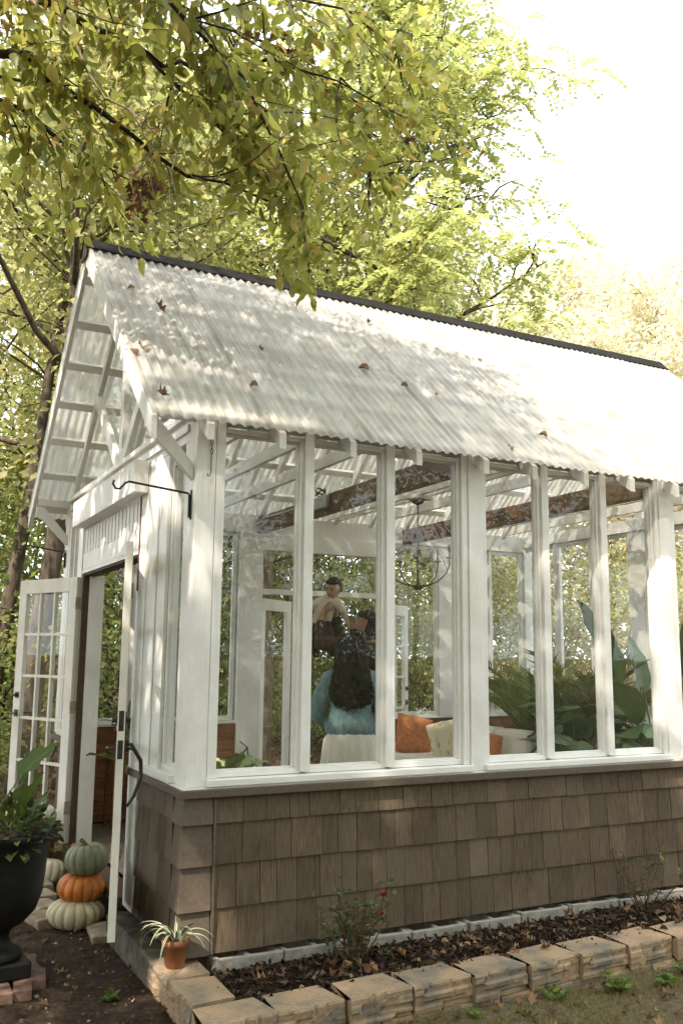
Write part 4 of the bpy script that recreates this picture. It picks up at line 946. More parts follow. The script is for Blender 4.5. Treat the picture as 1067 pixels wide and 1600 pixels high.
# leaning trunks at the left edge of the wood
tree_thing('leaning_tree', gen_tree(33, 11.5, .125, .52, 2.2, 16, 9000, .12, (.085, .0), .12, .5), 'leafB', 'bark', at(6.2, 13.0), 'slim tree with a bare trunk leaning right at the left edge', rz=0)
tree_thing('leaning_tree', gen_tree(34, 10, .17, .38, 2.3, 16, 9000, .12, (.02, .0), .25, .5), 'leafB', 'bark', at(8.6, 11.6), 'dark thick trunked tree just above the open glazed door')
tree_thing('leaning_tree', gen_tree(35, 9.5, .13, .45, 2.0, 15, 8000, .12, (.03, .0), .3, .5), 'leafB', 'bark', at(22.6, 13.4), 'tree with a leaning trunk seen through the first long window')
# woodland
pA = tree_thing('woodland_tree', gen_tree(41, 12, .16, .30, 3.0, 22, 9500, .15, (0, 0), .25, .45), 'leafB', 'bark', at(16, 15), 'tall green tree in the wood behind the gable', 'woodland trees behind the greenhouse')
pB = tree_thing('woodland_tree', gen_tree(42, 9, .10, .22, 2.3, 20, 7500, .13, (.03, 0), .3, .4), 'leafB', 'bark', at(11, 17), 'tall green tree in the wood behind the gable', 'woodland trees behind the greenhouse')
pC = tree_thing('woodland_tree', gen_tree(43, 5.2, .05, .12, 1.7, 18, 5200, .10, (.05, 0), .4, .4), 'leafD', 'bark', at(14, 13.2), 'young green tree in the wood behind the gable', 'young trees behind the greenhouse')
pY = tree_thing('autumn_tree', gen_tree(44, 10.5, .09, .2, 2.9, 22, 10000, .15, (0, 0), .25, .45), 'leafC', 'deadwood', at(44, 25), 'pale yellow autumn tree beyond the roof at the right', 'pale autumn trees')  # pale bark colour stands in for haze, like the leaves
pS = tree_thing('understory_shrub', gen_tree(45, 2.3, .025, .05, 1.0, 16, 2700, .085, (0, 0), .5, .5, sigma=.2), 'leafD', 'bark2', at(20, 15), 'leafy green shrub on the woodland floor', 'shrubs behind the greenhouse', cat='shrub')
pS2 = tree_thing('understory_shrub', gen_tree(46, 2.6, .025, .05, 1.1, 16, 3000, .08, (0, 0), .5, .5, sigma=.22), 'leafB', 'deadwood', at(39, 17.5), 'pale yellow shrub seen through the far windows', 'pale shrubs beyond the far windows', cat='shrub')
r_ = random.Random(99)
for az, d, s_ in [(7.5, 22, 1.1), (13, 21.5, 1.15), (19, 19, 1.1), (23, 16.5, .95), (25.5, 23, 1.15), (17, 27, 1.2), (29, 28, 1.2), (33, 22, .95), (36, 27, .95), (-6, 20, 1.2)]:
    place(pA if r_.random() < .6 else pB, az, d, s_*r_.uniform(.92, 1.08), r_.uniform(0, 6.28), 'tall green tree in the wood behind the gable', 'woodland trees behind the greenhouse')
for az, d, s_ in [(5, 14.5, .9), (12.5, 16.5, 1.2), (19, 17.5, .9), (22, 21, 1.1), (26.5, 20, 1.0), (29, 22, 1.1), (34, 21, 1), (17, 21, 1.2), (23.5, 19.5, 1.2), (9, 18, 1.1)]:
    place(pC, az, d, s_, r_.uniform(0, 6.28), 'young green tree in the wood behind the gable', 'young trees behind the greenhouse')
for az, d, s_ in [(38.5, 24, 1.05), (41, 29, 1.35), (47, 27, 1.2), (51, 24, 1.0), (55, 26, 1.0), (49, 33, 1.4), (44, 36, 1.6), (39, 33, 1.45), (60, 25, 1), (35, 31, 1.0), (54, 34, 1.2)]:
    place(pY, az, d, s_, r_.uniform(0, 6.28), 'pale yellow autumn tree beyond the roof at the right', 'pale autumn trees')
for az, d, s_ in [(4, 10.8, .8), (7, 13.6, 1), (10.5, 12.4, .9), (13, 13.6, 1), (16, 14.5, .8), (19.5, 18.4, 1.1), (23, 16.4, .8), (25.5, 20.2, 1.3), (27, 17.5, .7), (29.5, 21, 1.2), (32, 18, .7), (5.5, 16, 1.2), (15, 20, 1.3), (1.5, 14, 1), (22, 23, 1.5)]:
    place(pS, az, d, s_, r_.uniform(0, 6.28), 'leafy green shrub on the woodland floor', 'shrubs behind the greenhouse')
for az, d, s_ in [(34, 15.5, .9), (36, 19, 1.3), (41, 16, 1), (43.5, 19, 1.3), (46, 16, 1.1), (48.5, 19.5, 1.3), (50.5, 16.5, 1.1), (38, 22, 1.5), (45, 23, 1.6), (32, 19, 1.2), (53, 19, 1.3)]:
    place(pS2, az, d, s_, r_.uniform(0, 6.28), 'pale yellow shrub seen through the far windows', 'pale shrubs beyond the far windows')
# the wood goes on behind the photographer (seen only in the glass)
for az, d, s_ in [(150, 11, .8), (168, 13, .9), (185, 12, .85), (203, 13, .9), (135, 14, .9), (120, 13, .9), (222, 12, .9), (240, 13, 1), (160, 19, 1.2), (195, 19, 1.2), (140, 21, 1.2), (105, 16, .9), (262, 13, 1), (285, 12, 1), (310, 13, 1), (335, 15, 1), (120, 24, 1.2), (175, 26, 1.3)]:
    place(pA if r_.random() < .5 else pB, az, d, s_, r_.uniform(0, 6.28), 'tree of the wood behind the photographer, mirrored in the panes', 'woodland trees mirrored in the panes')
for az, d, s_ in [(145, 9, .8), (160, 10.5, .9), (178, 9.5, .8), (195, 10.5, .9), (128, 10.5, .9), (212, 10, .9)]:
    place(pC, az, d, s_, r_.uniform(0, 6.28), 'young tree of the wood behind the photographer, mirrored in the panes', 'young trees mirrored in the panes')

for i in range(26):
    place(pS if i % 3 else pC, 100+i*6.2+r_.uniform(-2, 2), r_.uniform(7.0, 10.5), r_.uniform(.9, 1.4) if i % 3 else .6, r_.uniform(0, 6.28), 'leafy shrub behind the photographer, mirrored in the panes', 'shrubs mirrored in the panes')
# the overhanging tree: trunk out of the picture on the left, limbs reaching over the roof
OT = Vector((-3.7, .9, -.2)); rs = random.Random(17)
T = empty('overhanging_tree', OT, 0, 'large leafy branches reaching over the roof from the upper left', 'tree')
mb = MB(); lm = {
 'L1': [(-1.73, 0.43, 5.6), (-1.06, 0.21, 5.35), (-0.88, 0.21, 5.3), (-0.73, 0.22, 5.29), (-0.48, 0.19, 5.26), (-0.26, 0.18, 5.17), (-0.15, 0.2, 5.24), (0.01, 0.2, 5.26), (0.29, 0.14, 5.3), (0.42, 0.14, 5.4), (0.56, 0.15, 5.42), (0.91, 0.06, 5.39), (1.22, 0.01, 5.25), (1.5, -0.03, 5.17)],
 'L2': [(-1.84, 0.38, 4.92), (-1.2, 0.12, 4.89), (-1.07, 0.11, 4.92), (-0.94, 0.13, 4.83), (-0.67, 0.08, 4.69), (-0.48, 0.07, 4.61), (-0.29, 0.06, 4.5), (-0.11, 0.05, 4.41), (0.1, 0.01, 4.4), (0.37, -0.05, 4.33), (0.62, -0.08, 4.21)],
 'L3': [(-1.85, 0.82, 5.0), (-1.14, 0.59, 4.89), (-0.95, 0.61, 4.86), (-0.79, 0.66, 4.77), (-0.54, 0.65, 4.71), (-0.37, 0.69, 4.66), (-0.11, 0.68, 4.6)],
 'L4': [(-0.85, 0.55, 6.2), (-0.06, 0.34, 6.08), (0.46, 0.27, 5.99), (1.0, 0.17, 5.98), (1.41, 0.17, 5.83), (1.6, 0.3, 5.61)],
 'L5': [(-1.6, 0.49, 6.17), (-0.73, 0.06, 5.81), (-0.19, -0.16, 5.27), (0.09, -0.28, 4.92), (0.28, -0.34, 4.49), (0.43, -0.39, 4.15), (0.51, -0.4, 3.73)],
 'L6': [(-0.48, 0.18, 5.26), (-0.22, 0.09, 5.0), (0.01, 0.02, 4.77), (0.27, -0.08, 4.54), (0.43, -0.11, 4.24), (0.49, -0.09, 4.01)],
 'L7': [(-1.16, 1.16, 6.25), (-0.36, 0.83, 6.18), (0.27, 0.62, 5.92), (0.8, 0.46, 5.75), (1.22, 0.37, 5.44), (1.36, 0.44, 5.07), (1.4, 0.55, 4.78)]}
joint = {'L1': 4.6, 'L2': 3.9, 'L3': 4.2, 'L4': 5.3, 'L5': 5.0, 'L7': 5.6}
mb.tube([(0, 0, 0), (.05, .02, 1.5), (.02, .08, 3), (.15, .0, 4.2), (.22, -.05, 5.4), (.2, .05, 6.6), (.1, .1, 7.8), (.15, .0, 9)], [.23, .19, .175, .16, .13, .10, .07, .03], 12)
twP = []; Pl = []; Dl = []
def leafy(a, b, d, n, spread=.06):
    for _ in range(n):
        t = rs.random(); q = a.lerp(b, t)+Vector((rs.gauss(0, spread), rs.gauss(0, spread), rs.gauss(-.01, spread))); Pl.append(q); Dl.append(d*.35+Vector((rs.gauss(0, .55), rs.gauss(0, .55), -.55+rs.gauss(0, .35))))
for k, pts in lm.items():
    W = [Vector(q)-OT for q in pts]; n0 = len(W)
    if k in joint:
        j0 = Vector((.18, -.02, joint[k])); W = [j0, j0.lerp(W[0], .35)+Vector((0, 0, .12)), j0.lerp(W[0], .7)+Vector((0, 0, .08))]+W
    W = [q + Vector((rs.gauss(0, .012), rs.gauss(0, .012), rs.gauss(0, .012))) for q in W]
    rad = .040 if k in ('L1', 'L2') else .030 if k != 'L6' else .014; nn = len(W)
    mb.tube(W, [max(.0035, rad*(1-.92*(i/(nn-1))**.8)) for i in range(nn)], 7)
    dens = 3.0
    for i in range(1, nn-1):
        seg = (W[i+1]-W[i]); ln = seg.length; d0 = seg.normalized()
        for _ in range(max(2, int(ln*15))):
            q = W[i].lerp(W[i+1], rs.random()); d = (d0*.7+Vector((rs.gauss(0, .6), rs.gauss(0, .6), rs.gauss(-.12, .5)))).normalized(); l2 = rs.uniform(.18, .55); tp = [q]
            for s_ in range(5): d = (d+Vector((rs.gauss(0, .18), rs.gauss(0, .18), rs.gauss(-.06, .14)))).normalized(); tp.append(tp[-1]+d*l2/5)
            if tp[-1].z+OT.z < 4.2 and tp[-1].x+OT.x > -.45 and not .36 < tp[-1].x+OT.x < .60: continue
            mb.tube(tp, [.0042*(1-.15*s_) for s_ in range(6)], 4, cap=False)
            for s_ in range(1, 5): leafy(tp[s_], tp[s_+1], d, rs.choice((2, 3, 3, 4)), .045)
            if rs.random() < .6:
                d3 = (d+Vector((rs.gauss(0, .7), rs.gauss(0, .7), rs.gauss(-.1, .4)))).normalized(); t3 = [tp[3], tp[3]+d3*.12, tp[3]+d3*.24+Vector((0, 0, -.02))]; mb.tube(t3, [.003, .002, .0012], 3, cap=False); leafy(t3[0], t3[2], d3, 6, .04)
for i in range(70):     # long thin side shoots, sparsely leaved
    pts = lm[rs.choice(list(lm))]; j = rs.randrange(1, len(pts)-1); q0 = Vector(pts[j])-OT; d = (Vector(pts[j+1])-Vector(pts[j])).normalized()*.7+Vector((rs.gauss(0, .5), rs.gauss(0, .5), rs.gauss(-.15, .45))); d.normalize(); l2 = rs.uniform(.5, 1.15); tp = [q0]
    for s_ in range(8): d = (d+Vector((rs.gauss(0, .15), rs.gauss(0, .15), rs.gauss(-.03, .13)))).normalized(); tp.append(tp[-1]+d*l2/8)
    if tp[-1].z+OT.z < 4.25: continue
    mb.tube(tp, [.0075*(1-.1*s_) for s_ in range(9)], 5, cap=False)
    for s_ in range(3, 8): leafy(tp[s_], tp[s_+1], d, 3, .05)
mb.build('trunk', M['bark2'], T, smooth=True)
P = np.array(Pl); D = np.array(Dl); q = np.random.RandomState(8)
# keep the crown clear of the roof and of the gable
Wp = P+np.array(OT); k = ~((Wp[:, 2] < np.where(Wp[:, 1] < RY, EZ+SL*(Wp[:, 1]-EY), EZ+SL*(2*RY-Wp[:, 1]-EY))+.12) & (Wp[:, 0] > -.5) & (Wp[:, 1] > -.35)); k &= ~((Wp[:, 0] > .62) & (Wp[:, 2] < 4.35)); k &= ~((Wp[:, 0] > -.45) & (Wp[:, 2] < 4.22) & ((Wp[:, 0] < .36) | (Wp[:, 0] > .60))); P = P[k]; D = D[k]
Nn = q.normal(0, .8, P.shape); Nn[:, 2] += .7; S = q.uniform(.055, .15, len(P))
leaf_cloud('crown', P, D, Nn, S, LEAF_L, M['leafA'], T, S*q.uniform(.55, .9, len(P)))
print('overhang leaves', len(P))
# dead branch and clumps of withered leaves
mb = MB()
for pts, r0 in (([(-1.08, 0.04, 5.22), (-0.91, -0.03, 5.06), (-0.82, -0.07, 4.94), (-0.76, -0.09, 4.79), (-0.66, -0.13, 4.63), (-0.55, -0.19, 4.57), (-0.47, -0.22, 4.46), (-0.42, -0.24, 4.33), (-0.44, -0.23, 4.24)], .009), ([(-0.55, -0.22, 4.55), (-0.42, -0.29, 4.41), (-0.31, -0.36, 4.28)], .005), ([(-0.31, -0.36, 4.28), (-0.36, -0.45, 4.10), (-0.34, -0.50, 3.96), (-0.30, -0.45, 3.75)], .005)):
    W = [Vector(a_)-OT for a_ in pts]; mb.tube(W, [r0*(1-.6*i/(len(W)-1)) for i in range(len(W))], 6)
    for i in range(1, len(W)):
        for _ in range(3):
            d = Vector((rs.gauss(0, 1), rs.gauss(0, 1), rs.gauss(-.2, .6))).normalized(); l_ = rs.uniform(.08, .2); e = W[i]+d*l_*.5+Vector((rs.gauss(0, .02), rs.gauss(0, .02), 0)); mb.tube([W[i], e, e+(d+Vector((0, 0, rs.gauss(0, .6))))*l_*.5], [r0*.4, r0*.3, r0*.15], 4, cap=False)
mb.build('dead_branch', M['deadwood'], T, smooth=True)
q = np.random.RandomState(3)
for c_, n, sg in (((-.46, -.19, 4.09), 34, (.045, .045, .085)), ((.58, .15, 5.55), 26, (.09, .06, .06)), ((1.41, .03, 5.11), 10, (.04, .04, .05)), ((-.42, -.2, 4.20), 16, (.05, .05, .04))):
    P = q.normal(0, 1, (n, 3))*np.array(sg)+np.array(c_)-np.array(OT); D = q.normal(0, .6, (n, 3)); D[:, 2] -= .7
    leaf_cloud('withered_leaves', P, D, q.normal(0, 1, (n, 3)), q.uniform(.05, .09, n), (DRY[0]*np.array([.8, 1, 2.]), DRY[1]), M['dry'], T)

# out-of-view shade trees round the photographer; crowns cut to shape the dapples
def sun_gap(loc, sc=1.0, gap=3.7, soft=1.2):  # drops crown leaves that would block sun meant for roof and walls
    lo = np.array(loc)
    def keep(P):
        W = P*sc+lo; s_ = np.array(SUN); den = s_[2]-SL*s_[1]; t = (W[:, 2]-(EZ+SL*(W[:, 1]-EY)))/den; Hx = W[:, 0]-t*s_[0]; Hy = W[:, 1]-t*s_[1]
        nz = vnoise(Hx, Hy, 1.3, 31)*soft; hit = (Hy > -.35) & (Hy < 2.2) & (t > 0); lit = hit & (Hx+nz+.25*(Hy-.6) > gap)
        # openings cut so sun patches fall on the gable and long wall
        tg = W[:, 0]/s_[0]; gy = W[:, 1]-tg*s_[1]; gz = W[:, 2]-tg*s_[2]
        cw_ = CAM; inview = (np.hypot(W[:, 0]-CAM.x, W[:, 1]-CAM.y) < 2.2) & (W[:, 2] < 4)
        g1 = (gy > .2) & (gy < 3.4) & (gz > 1.2) & (gz < 4.6) & (vnoise(gy, gz, 1.9, 77) > -.02)
        tl = W[:, 1]/s_[1]; lx = W[:, 0]-tl*s_[0]; lz = W[:, 2]-tl*s_[2]; g2 = (lx > -.3) & (lx < 5) & (lz > -.5) & (lz < 2.9) & (vnoise(lx, lz, 1.5, 45) > np.where(lz < .85, .12, .33)) & (lx < np.where(lz < .85, 4.5, 2.2))
        return ~lit & ~inview & ~g1 & ~g2
    return keep
for i, (x, y, h, sp_, sd, nl, lab) in enumerate([(-4.9, -3.6, 11, 3.7, 61, 32000, 'shade tree standing left of the photographer'), (-3.9, 1.3, 10.5, 3.2, 62, 26000, 'shade tree behind the overhanging branches'), (-4.2, -8.5, 12, 4.0, 63, 28000, 'shade tree standing behind the photographer'), (-8.5, -1.0, 12, 4.0, 64, 16000, 'shade tree farther left of the photographer'), (-.3, -7.4, 12.5, 4.3, 65, 32000, 'unseen tree added right behind the photographer to shade the long wall')]):  # last tree is added, out of view, to keep the wall shaded
    gz_ = float(ground_z(x, y))
    tree_thing('shade_tree', gen_tree(sd, h, .2, .42, sp_, 24, nl, .125, (0, 0), .15, .35, sigma=.34, sub=7), 'leafA', 'bark', (x, y, gz_), lab, keep=sun_gap((x, y, gz_)))
# labels that single each tree out by its place from the left
ORD = ['first', 'second', 'third', 'fourth', 'fifth', 'sixth', 'seventh', 'eighth', 'ninth', 'tenth', 'eleventh', 'twelfth', 'thirteenth', 'fourteenth', 'fifteenth', 'sixteenth', 'seventeenth', 'eighteenth', 'nineteenth', 'twentieth']
for grp, txt in (('woodland trees behind the greenhouse', 'tall green woodland tree behind the greenhouse, %s of them from the left'), ('young trees behind the greenhouse', 'young slender woodland tree behind the greenhouse, %s of them from the left'),
                 ('pale autumn trees', 'pale yellow autumn tree beyond the roof, %s of them from the left'), ('shrubs behind the greenhouse', 'leafy green woodland shrub behind the greenhouse, %s of them from the left'), ('pale shrubs beyond the far windows', 'yellow green shrub beyond the far windows, %s of them from the left')):
    ob = sorted([o for o in COL.objects if o.get('group') == grp], key=lambda o: math.atan2(o.location.x-CAM.x, o.location.y-CAM.y))
    for o, w_ in zip(ob, ORD): o['label'] = txt % w_
# ================================================================== inside the greenhouse
FZ = .045
# --- sofa facing the door, back towards the far end
M['sofa'] = mat_simple('cream_linen', (.64, .60, .53), (.72, .68, .61), 160, .95, bmp=.25)
SF = empty('sofa', (3.62, 2.72, FZ), 0, 'cream upholstered sofa behind the cushions', 'sofa')
MB().bx(-.42, .40, -.80, .80, .12, .42).build('seat_base', M['sofa'], SF, bevel=.03)
for y in (-.40, .40): MB().bx(-.42, .20, y-.375, y+.375, .422, .55).build('seat_cushion', M['sofa'], SF, bevel=.04)
for y in (-.52, 0, .52):
    mb = MB().bx(.19, .40, y-.255, y+.255, .424, .84); mb.v = [(a+(.07 if c_ > .6 else 0), b_, c_) for a, b_, c_ in mb.v]; mb.build('back_cushion', M['sofa'], SF, bevel=.05)
for y in (-.86, .86): MB().bx(-.42, .42, y-.06, y+.06, .12, .62).build('arm', M['sofa'], SF, bevel=.04)
for x in (-.36, .34):
    for y in (-.75, .75): MB().tube([(x, y, 0), (x, y, .12)], [.018, .026], 8).build('leg', M['darkwood'], SF)
def cushion(loc, rot, w, h, t, mat, label, group='cushions on the sofa'):
    def side(s_): return lambda u, v: (lambda a, b: (a*w/2*(1-.06*b*b*(1-abs(a))), s_*t/2*max(0, (1-a**4)*(1-b**4))**.5, b*h/2*(1-.06*a*a*(1-abs(b)))))(2*u-1, 2*v-1)
    mb = MB().grid(side(1), 16, 16).grid(side(-1), 16, 16); o = mb.build('cushion', mat, None, smooth=True); o.location = loc; o.rotation_euler = rot; tag(o, label, 'cushion', group); return o
M['velvet'] = mat_simple('orange_velvet', (.40, .14, .05), (.54, .22, .09), 30, .85, bmp=.2)
m, nt, out = newmat('leaf_print'); v = coords(nt, (1, 1, 1)); vo = N(nt, 'ShaderNodeTexVoronoi', Scale=13.0); vo.feature = 'F1'
mp = N(nt, 'ShaderNodeMapping'); mp.inputs['Scale'].default_value = (2.0, 1, .8); mp.inputs['Rotation'].default_value = (0, .6, 0); L(nt, v, mp.inputs[0]); L(nt, mp.outputs[0], vo.inputs['Vector'])
lf = ramp(nt, vo.outputs['Distance'], [(.30, (1, 1, 1)), (.36, (0, 0, 0))]); sel = N(nt, 'ShaderNodeSeparateColor'); L(nt, vo.outputs['Color'], sel.inputs[0]); pc = ramp(nt, sel.outputs[0], [(.0, (.55, .42, .16)), (.45, (.55, .45, .2)), (.55, (.10, .14, .16)), (1, (.2, .24, .2))])
c = mixc(nt, math_n(nt, 'MULTIPLY', lf, .8), (.62, .56, .42), pc); b = N(nt, 'ShaderNodeBsdfPrincipled', Roughness=.95); L(nt, c, b.inputs['Base Color']); L(nt, b.outputs[0], out.inputs['Surface']); M['print'] = m
cushion((3.50, 3.30, .76), (-.28, .20, -.15), .40, .40, .16, M['velvet'], 'large orange velvet cushion leaning at the end of the sofa')
cushion((3.66, 2.86, .73), (-.25, -.22, -.40), .42, .42, .15, M['print'], 'cream cushion with a leaf print right of the large orange one')
cushion((3.62, 2.28, .70), (-.25, .2, -.5), .34, .34, .12, M['velvet'], 'small orange cushion by the sofa end near the palm')

# --- house plants
M['palm'] = mat_leaf('palm_leaf', [(0, (.07, .12, .045)), (.6, (.13, .20, .07)), (1, (.22, .28, .10))], .3, .4, .4)
def pot(parent, r_, h, mat='terra'):
    MB().lathe([(r_*.72, 0), (r_*.76, .02), (r_*.95, h*.85), (r_*1.03, h*.86), (r_*1.05, h), (r_*.95, h+.003), (r_*.9, h-.04), (.02, h-.045)], 24).build('pot', M[mat], parent, smooth=True)
def palm(loc, rz, n, hgt, label, seed, arch=1.4):
    o = empty('palm', loc, rz, label, 'palm'); pot(o, .17, .32, 'blackpot'); q = random.Random(seed); mb = MB(); P = []; D = []; Nn = []
    for i in range(n):
        a = i*2.4+q.uniform(-.3, .3); ln = hgt*q.uniform(.7, 1.0); th = q.uniform(1.05, 1.5); c_ = Vector((.04*math.cos(a), .04*math.sin(a), .30)); pts = [c_]; d = Vector((math.cos(a), math.sin(a), 0)); sd = Vector((-math.sin(a), math.cos(a), 0)); bend = arch*q.uniform(.7, 1.2)
        for k in range(14):
            tv = d*math.cos(th)+Vector((0, 0, 1))*math.sin(th); c_ = c_+tv*ln/14; pts.append(c_); th -= bend/14*(.3+1.4*k/14)
            if k >= 4:
                nn = Vector((-d.x*math.sin(th), -d.y*math.sin(th), math.cos(th)))
                for u in (0, .34, .67):
                    for s_ in (-1, 1): P.append(pts[-2].lerp(c_, u)); D.append(sd*s_*.75+tv*.95+nn*.35+Vector((0, 0, q.uniform(-.15, .05)))); Nn.append(nn)
        mb.tube(pts, [.007*(1-.055*k) for k in range(15)], 5)
    mb.build('stems', M['gstem'], o); P = np.array(P); q2 = np.random.RandomState(seed); S = q2.uniform(.16, .32, len(P)); leaf_cloud('fronds', P, np.array(D), np.array(Nn), S, LEAF_M, M['palm'], o, S*.085)
    return o
palm((4.50, 2.0, FZ), 0, 24, 1.5, 'feathery parlour palm beside the sofa', 5, .95)
palm((4.85, 2.9, FZ), 1, 12, 1.5, 'smaller palm at the far end windows', 6)
# monstera leaves: heart shaped with deep cuts
def monstera_leaf(p0, p1, a, s, tilt, parent):
    mb = MB(); p0 = Vector(p0); p1 = Vector(p1); midp = p0.lerp(p1, .55)+Vector((0, 0, .08)); mb.tube([p0, midp, p1], [.008, .007, .005], 5); d = Vector((math.cos(a)*math.cos(tilt), math.sin(a)*math.cos(tilt), math.sin(tilt))); sd = Vector((-math.sin(a), math.cos(a), 0)); nn = sd.cross(d)*-1
    if nn.z < 0: nn = -nn
    n = 36; V = [tuple(p1)]
    for k in range(n+1):
        t = 2*math.pi*k/n-math.pi; ang = abs(t); rad = s*(.62+.38*math.cos(ang))**.5*(.80 if ang > 2.8 else 1)*.62+s*.10
        if .35 < ang < 2.5 and k % 4 == 1: rad *= .52
        q = p1 + d*(math.cos(t)*rad+s*.12) + sd*math.sin(t)*rad*1.0; drop = -.35*s*(math.cos(t)*.5+.5)*((rad/s)**2) - .12*s*math.sin(t)**2
        V.append(tuple(q+nn*drop))
    mb.add(V, [(0, k, k+1) for k in range(1, n+1)]); o = mb.build('leaf', M['monst'], parent, smooth=False); return o
m, nt, out = newmat('monstera_leaf'); oi = N(nt, 'ShaderNodeObjectInfo'); v = coords(nt); f = noise(nt, v, 9, 3); c = mixc(nt, oi.outputs['Random'], (.04, .085, .035), (.085, .15, .055)); b = N(nt, 'ShaderNodeBsdfPrincipled', Roughness=.42); b.inputs['Specular IOR Level'].default_value = .3; L(nt, c, b.inputs['Base Color']); L(nt, bump(nt, f, .3, .02), b.inputs['Normal'])
t = N(nt, 'ShaderNodeBsdfTranslucent'); t.inputs[0].default_value = (.12, .2, .03, 1); mx = N(nt, 'ShaderNodeMixShader', Fac=.2); L(nt, b.outputs[0], mx.inputs[1]); L(nt, t.outputs[0], mx.inputs[2]); L(nt, mx.outputs[0], out.inputs['Surface']); M['monst'] = m
def monstera(loc, n, label, seed, h=(.45, 1.0), sp_=.5, s=(.26, .40), group=None):
    o = empty('monstera', loc, 0, label, 'houseplant', group); pot(o, .18, .30, 'terra'); q = random.Random(seed)
    for i in range(n):
        a = i*2.4+q.uniform(-.4, .4); rr = q.uniform(.25, 1)*sp_; z = q.uniform(*h); monstera_leaf((.03*math.cos(a), .03*math.sin(a), .28), (rr*math.cos(a), rr*math.sin(a), z), a+q.uniform(-.4, .4), q.uniform(*s), q.uniform(-.7, .25), o)
    return o
monstera((3.72, 1.12, FZ), 22, 'dark monstera with cut leaves in front of the far windows', 31, (.55, 1.15), .52)
monstera((4.45, 1.35, FZ), 18, 'bushy monstera at the right window, behind the first', 32, (.5, 1.2), .5)
monstera((4.35, .55, FZ), 18, 'dense dark foliage plant low in the right window', 33, (.4, 1.05), .45, (.2, .34))
# bird of paradise
BP = empty('bird_of_paradise', (4.52, .95, FZ), 0, 'tall plant with paddle shaped leaves in the right window', 'houseplant'); pot(BP, .2, .34, 'blackpot')
for a, st, ln, w, up, dr in ((2.6, 1.0, .85, .30, 1.28, .2), (-.3, 1.0, .6, .24, 1.3, .4), (1.2, .95, .62, .25, 1.35, .5), (-1.7, 1.0, .62, .25, 1.42, .3), (3.4, .75, .55, .22, 1.2, .8), (-.9, 1.1, .7, .26, 1.45, .3), (.5, .6, .5, .2, 1.1, .8)): blade((.03*math.cos(a), .03*math.sin(a), .30), a, st, ln, w, up, dr, BP, M['monst'], tilt=.5, sr=.012)
# small leafy plant on the left sill side, cabbage-like
CB = empty('leafy_seedling', (.92, 1.75, FZ), 0, 'pale green broad leaved plant behind the first window', 'houseplant'); pot(CB, .12, .62, 'terra')
M['pale'] = mat_simple('pale_leaf', (.20, .28, .11), (.34, .42, .20), 12, .5, bmp=.4)
for a, up, ln in ((-1.6, 1.2, .20), (-.6, .75, .24), (.4, .9, .2), (2.4, .9, .22), (-2.5, .7, .2), (1.4, .7, .2), (-1.1, .5, .22)): blade((0, 0, .60), a, .07, ln, .17, up, .7, CB, M['pale'], tilt=.2, sr=.005)
MB().tube([(.10, .25, .0), (.12, .26, .55), (.16, .26, .72), (.22, .25, .80)], .006, 6).tube([(.26, .25, .0), (.25, .25, .5), (.22, .25, .80), (.15, .24, .85)], .005, 6).build('support_hoop', M['iron'], CB)
# pots inside the door
def door_plant(loc, label, kind, seed):
    o = empty('potted_plant', loc, 0, label, 'potted plant', 'pots inside the door'); q = random.Random(seed)
    if kind == 'black':
        pot(o, .21, .42, 'blackpot')
        for i in range(7): a = i*2.4; blade((.05*math.cos(a), .05*math.sin(a), .4), a, q.uniform(.15, .45), q.uniform(.3, .45), q.uniform(.12, .2), q.uniform(.9, 1.4), .9, o, M['broad'])
    else:
        pot(o, .19, .36, 'terra')
        for i in range(16): a = i*2.4; strap('leaf', (.02*math.cos(a), .02*math.sin(a), .34), a, q.uniform(.3, .6), .03, q.uniform(1, 2.2), o, M['broad'], q.uniform(.9, 1.45))
    return o
door_plant((.62, 2.75, FZ), 'black pot with broad leaves just inside the open door', 'black', 1); door_plant((.95, 3.35, FZ), 'terracotta pot with strap leaves behind the black pot', 'terra', 2)
st = empty('plant_stand', (.55, 3.42, FZ), 0, 'wooden stand with a trailing plant near the far corner', 'plant stand'); MB().bx(-.15, .15, -.15, .15, .62, .66).build('top', M['plank'], st, bevel=.004)
for x in (-.13, .13):
    for y in (-.13, .13): MB().bx(x-.015, x+.015, y-.015, y+.015, 0, .62).build('leg', M['plank'], st)
o = empty('potted_plant', (.55, 3.42, FZ+.66), 0, 'round clay pot of strap leaves on the wooden stand', 'potted plant', 'pots inside the door'); pot(o, .12, .2, 'terra'); q = random.Random(9)
for i in range(18): a = i*2.4; strap('leaf', (.02*math.cos(a), .02*math.sin(a), .18), a, q.uniform(.25, .5), .028, q.uniform(1.2, 2.6), o, M['broad'], q.uniform(.7, 1.4))

